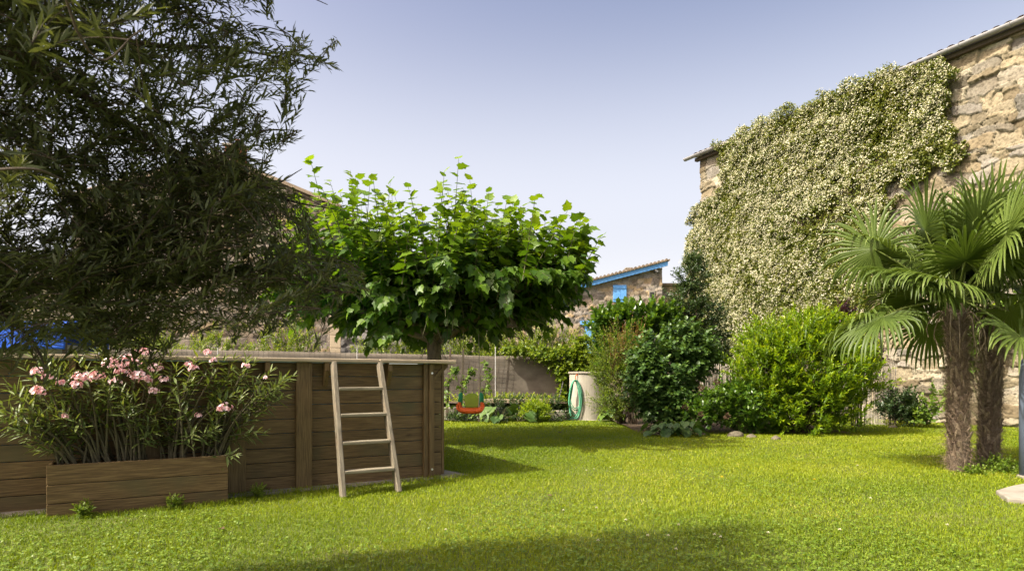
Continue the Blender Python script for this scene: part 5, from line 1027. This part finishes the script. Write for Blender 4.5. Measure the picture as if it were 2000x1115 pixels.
    for i in range(8):
        for j in range(2): m.box(cx-.34+j*.34+(.0), cx-.34+j*.34+.33, .6, 1.1, cz-.75+i*.085, cz-.675+i*.085)
    ch = m.build('chimney', M['brick'], r); m = MB(); m.box(cx-.42, cx+.42, .52, 1.18, cz-.06, cz+.02); m.build('chimney_cap', M['concrete'], ch)
    m = MB(); m.tube([(cx+.1, .85, cz+.02), (cx+.1, .85, cz+.25)], .11, 10); m.build('chimney_pot', M['brick'], ch)
    # pale stone pillar and grey garden wall
    Y5 = 21.5; p = at(655, 0, Y5); m = MB()
    for i in range(7): m.box(p[0]-.19, p[0]+.19, Y5, Y5+.4, .3+i*.45, .3+i*.45+.44)
    m.box(p[0]-.24, p[0]+.24, Y5-.05, Y5+.45, 3.452, 3.56)
    tag(m.build('stone_pillar', M['rim'], None, bevel=.015), 'pale cut-stone pillar left of the mulberry above the brown screen', 'pillar')
    xa = p[0]+.2; xb = at(890, 0, Y5)[0]; r = empty('garden_wall', (xa, Y5, 0), 'grey rubble garden wall right of the pale stone pillar', 'wall')
    V, Q, mo, col = rubble(xb-xa, 2.7, .04, 41, pal=[(.12,.115,.10),(.17,.165,.15),(.22,.21,.19),(.10,.095,.085)], sw=(.3,.8), sh=(.2,.4)); mk('wall_face', V, Q, M['stone2'], r, tone=mo, col=col, local=True, smooth=True)
    m = MB(); m.box(0, xb-xa, .08, .5, 0, 2.68); m.build('wall_core', M['stone2'], r)
    # low house far left
    Y6 = 32; xa = at(-120, 0, Y6)[0]; xb = at(150, 0, Y6)[0]; z = H+(YH-545)/F*Y6
    r = empty('low_tiled_house', (xa, Y6, 0), 'low house with reddish tiles seen through the dark tree at the left edge', 'house')
    V, Q, mo, col = rubble(xb-xa, z, .08, 45, pal=OCHRE); mk('wall', V, Q, M['stone2'], r, tone=mo, col=col, local=True, smooth=True)
    m = MB(); m.box(.02, xb-xa, .1, 6, 0, z); m.build('wall_core', M['stone2'], r)
    tiles(r, -.2, xb-xa+.2, -.3, 3.5, z+.05, z+1.0)
    # blue tarpaulin
    Y7 = 11.8; xa = at(-70, 0, Y7)[0]; xb = at(126, 0, Y7)[0]; zt = H+(YH-632)/F*Y7; zb = H+(YH-681)/F*Y7
    r = empty('tarpaulin_cover', (xa, Y7, 0), 'bright blue tarpaulin draped over a frame beyond the pool at left', 'tarpaulin')
    nx, nv = 60, 34; U, Wv = np.meshgrid(np.linspace(0, 1, nx), np.linspace(0, 1, nv)); X = U*(xb-xa); front = Wv < .35; back = Wv > .65
    Yy = np.where(front, 0, np.where(back, 1.3, (Wv-.35)/.3*1.3)); Z = np.where(front, zb+(zt-zb)*Wv/.35, np.where(back, zt-(Wv-.65)/.35*(zt-zb), zt+.10*np.sin((Wv-.35)/.3*pi)))
    Yy = Yy-.05*np.sin(X*9+Z*3)*front; Z = Z+.03*(fbm(X*2, Wv*6)-.5)-.05*(1-U)*0
    ix = np.arange(nx*nv).reshape(nv, nx); Q = np.stack([ix[:-1, :-1], ix[:-1, 1:], ix[1:, 1:], ix[1:, :-1]], -1).reshape(-1, 4)
    o = mk('tarp_sheet', np.stack([X.ravel(), Yy.ravel(), Z.ravel()], -1), Q, M['tarp'], r, local=True, smooth=True); o.modifiers.new('solid', 'SOLIDIFY').thickness = .008
    for sx in (.08, xb-xa-.12):
        for sy in (.1, 1.2): m = MB(); m.box(sx, sx+.06, sy, sy+.06, 0, zt-.03); m.build('frame_leg', M['stake'], r)
    m = MB(); m.box(.2, xb-xa-.3, .2, 1.1, .0, zb+.1); m.build('covered_stack', M['concrete'], r)
far()
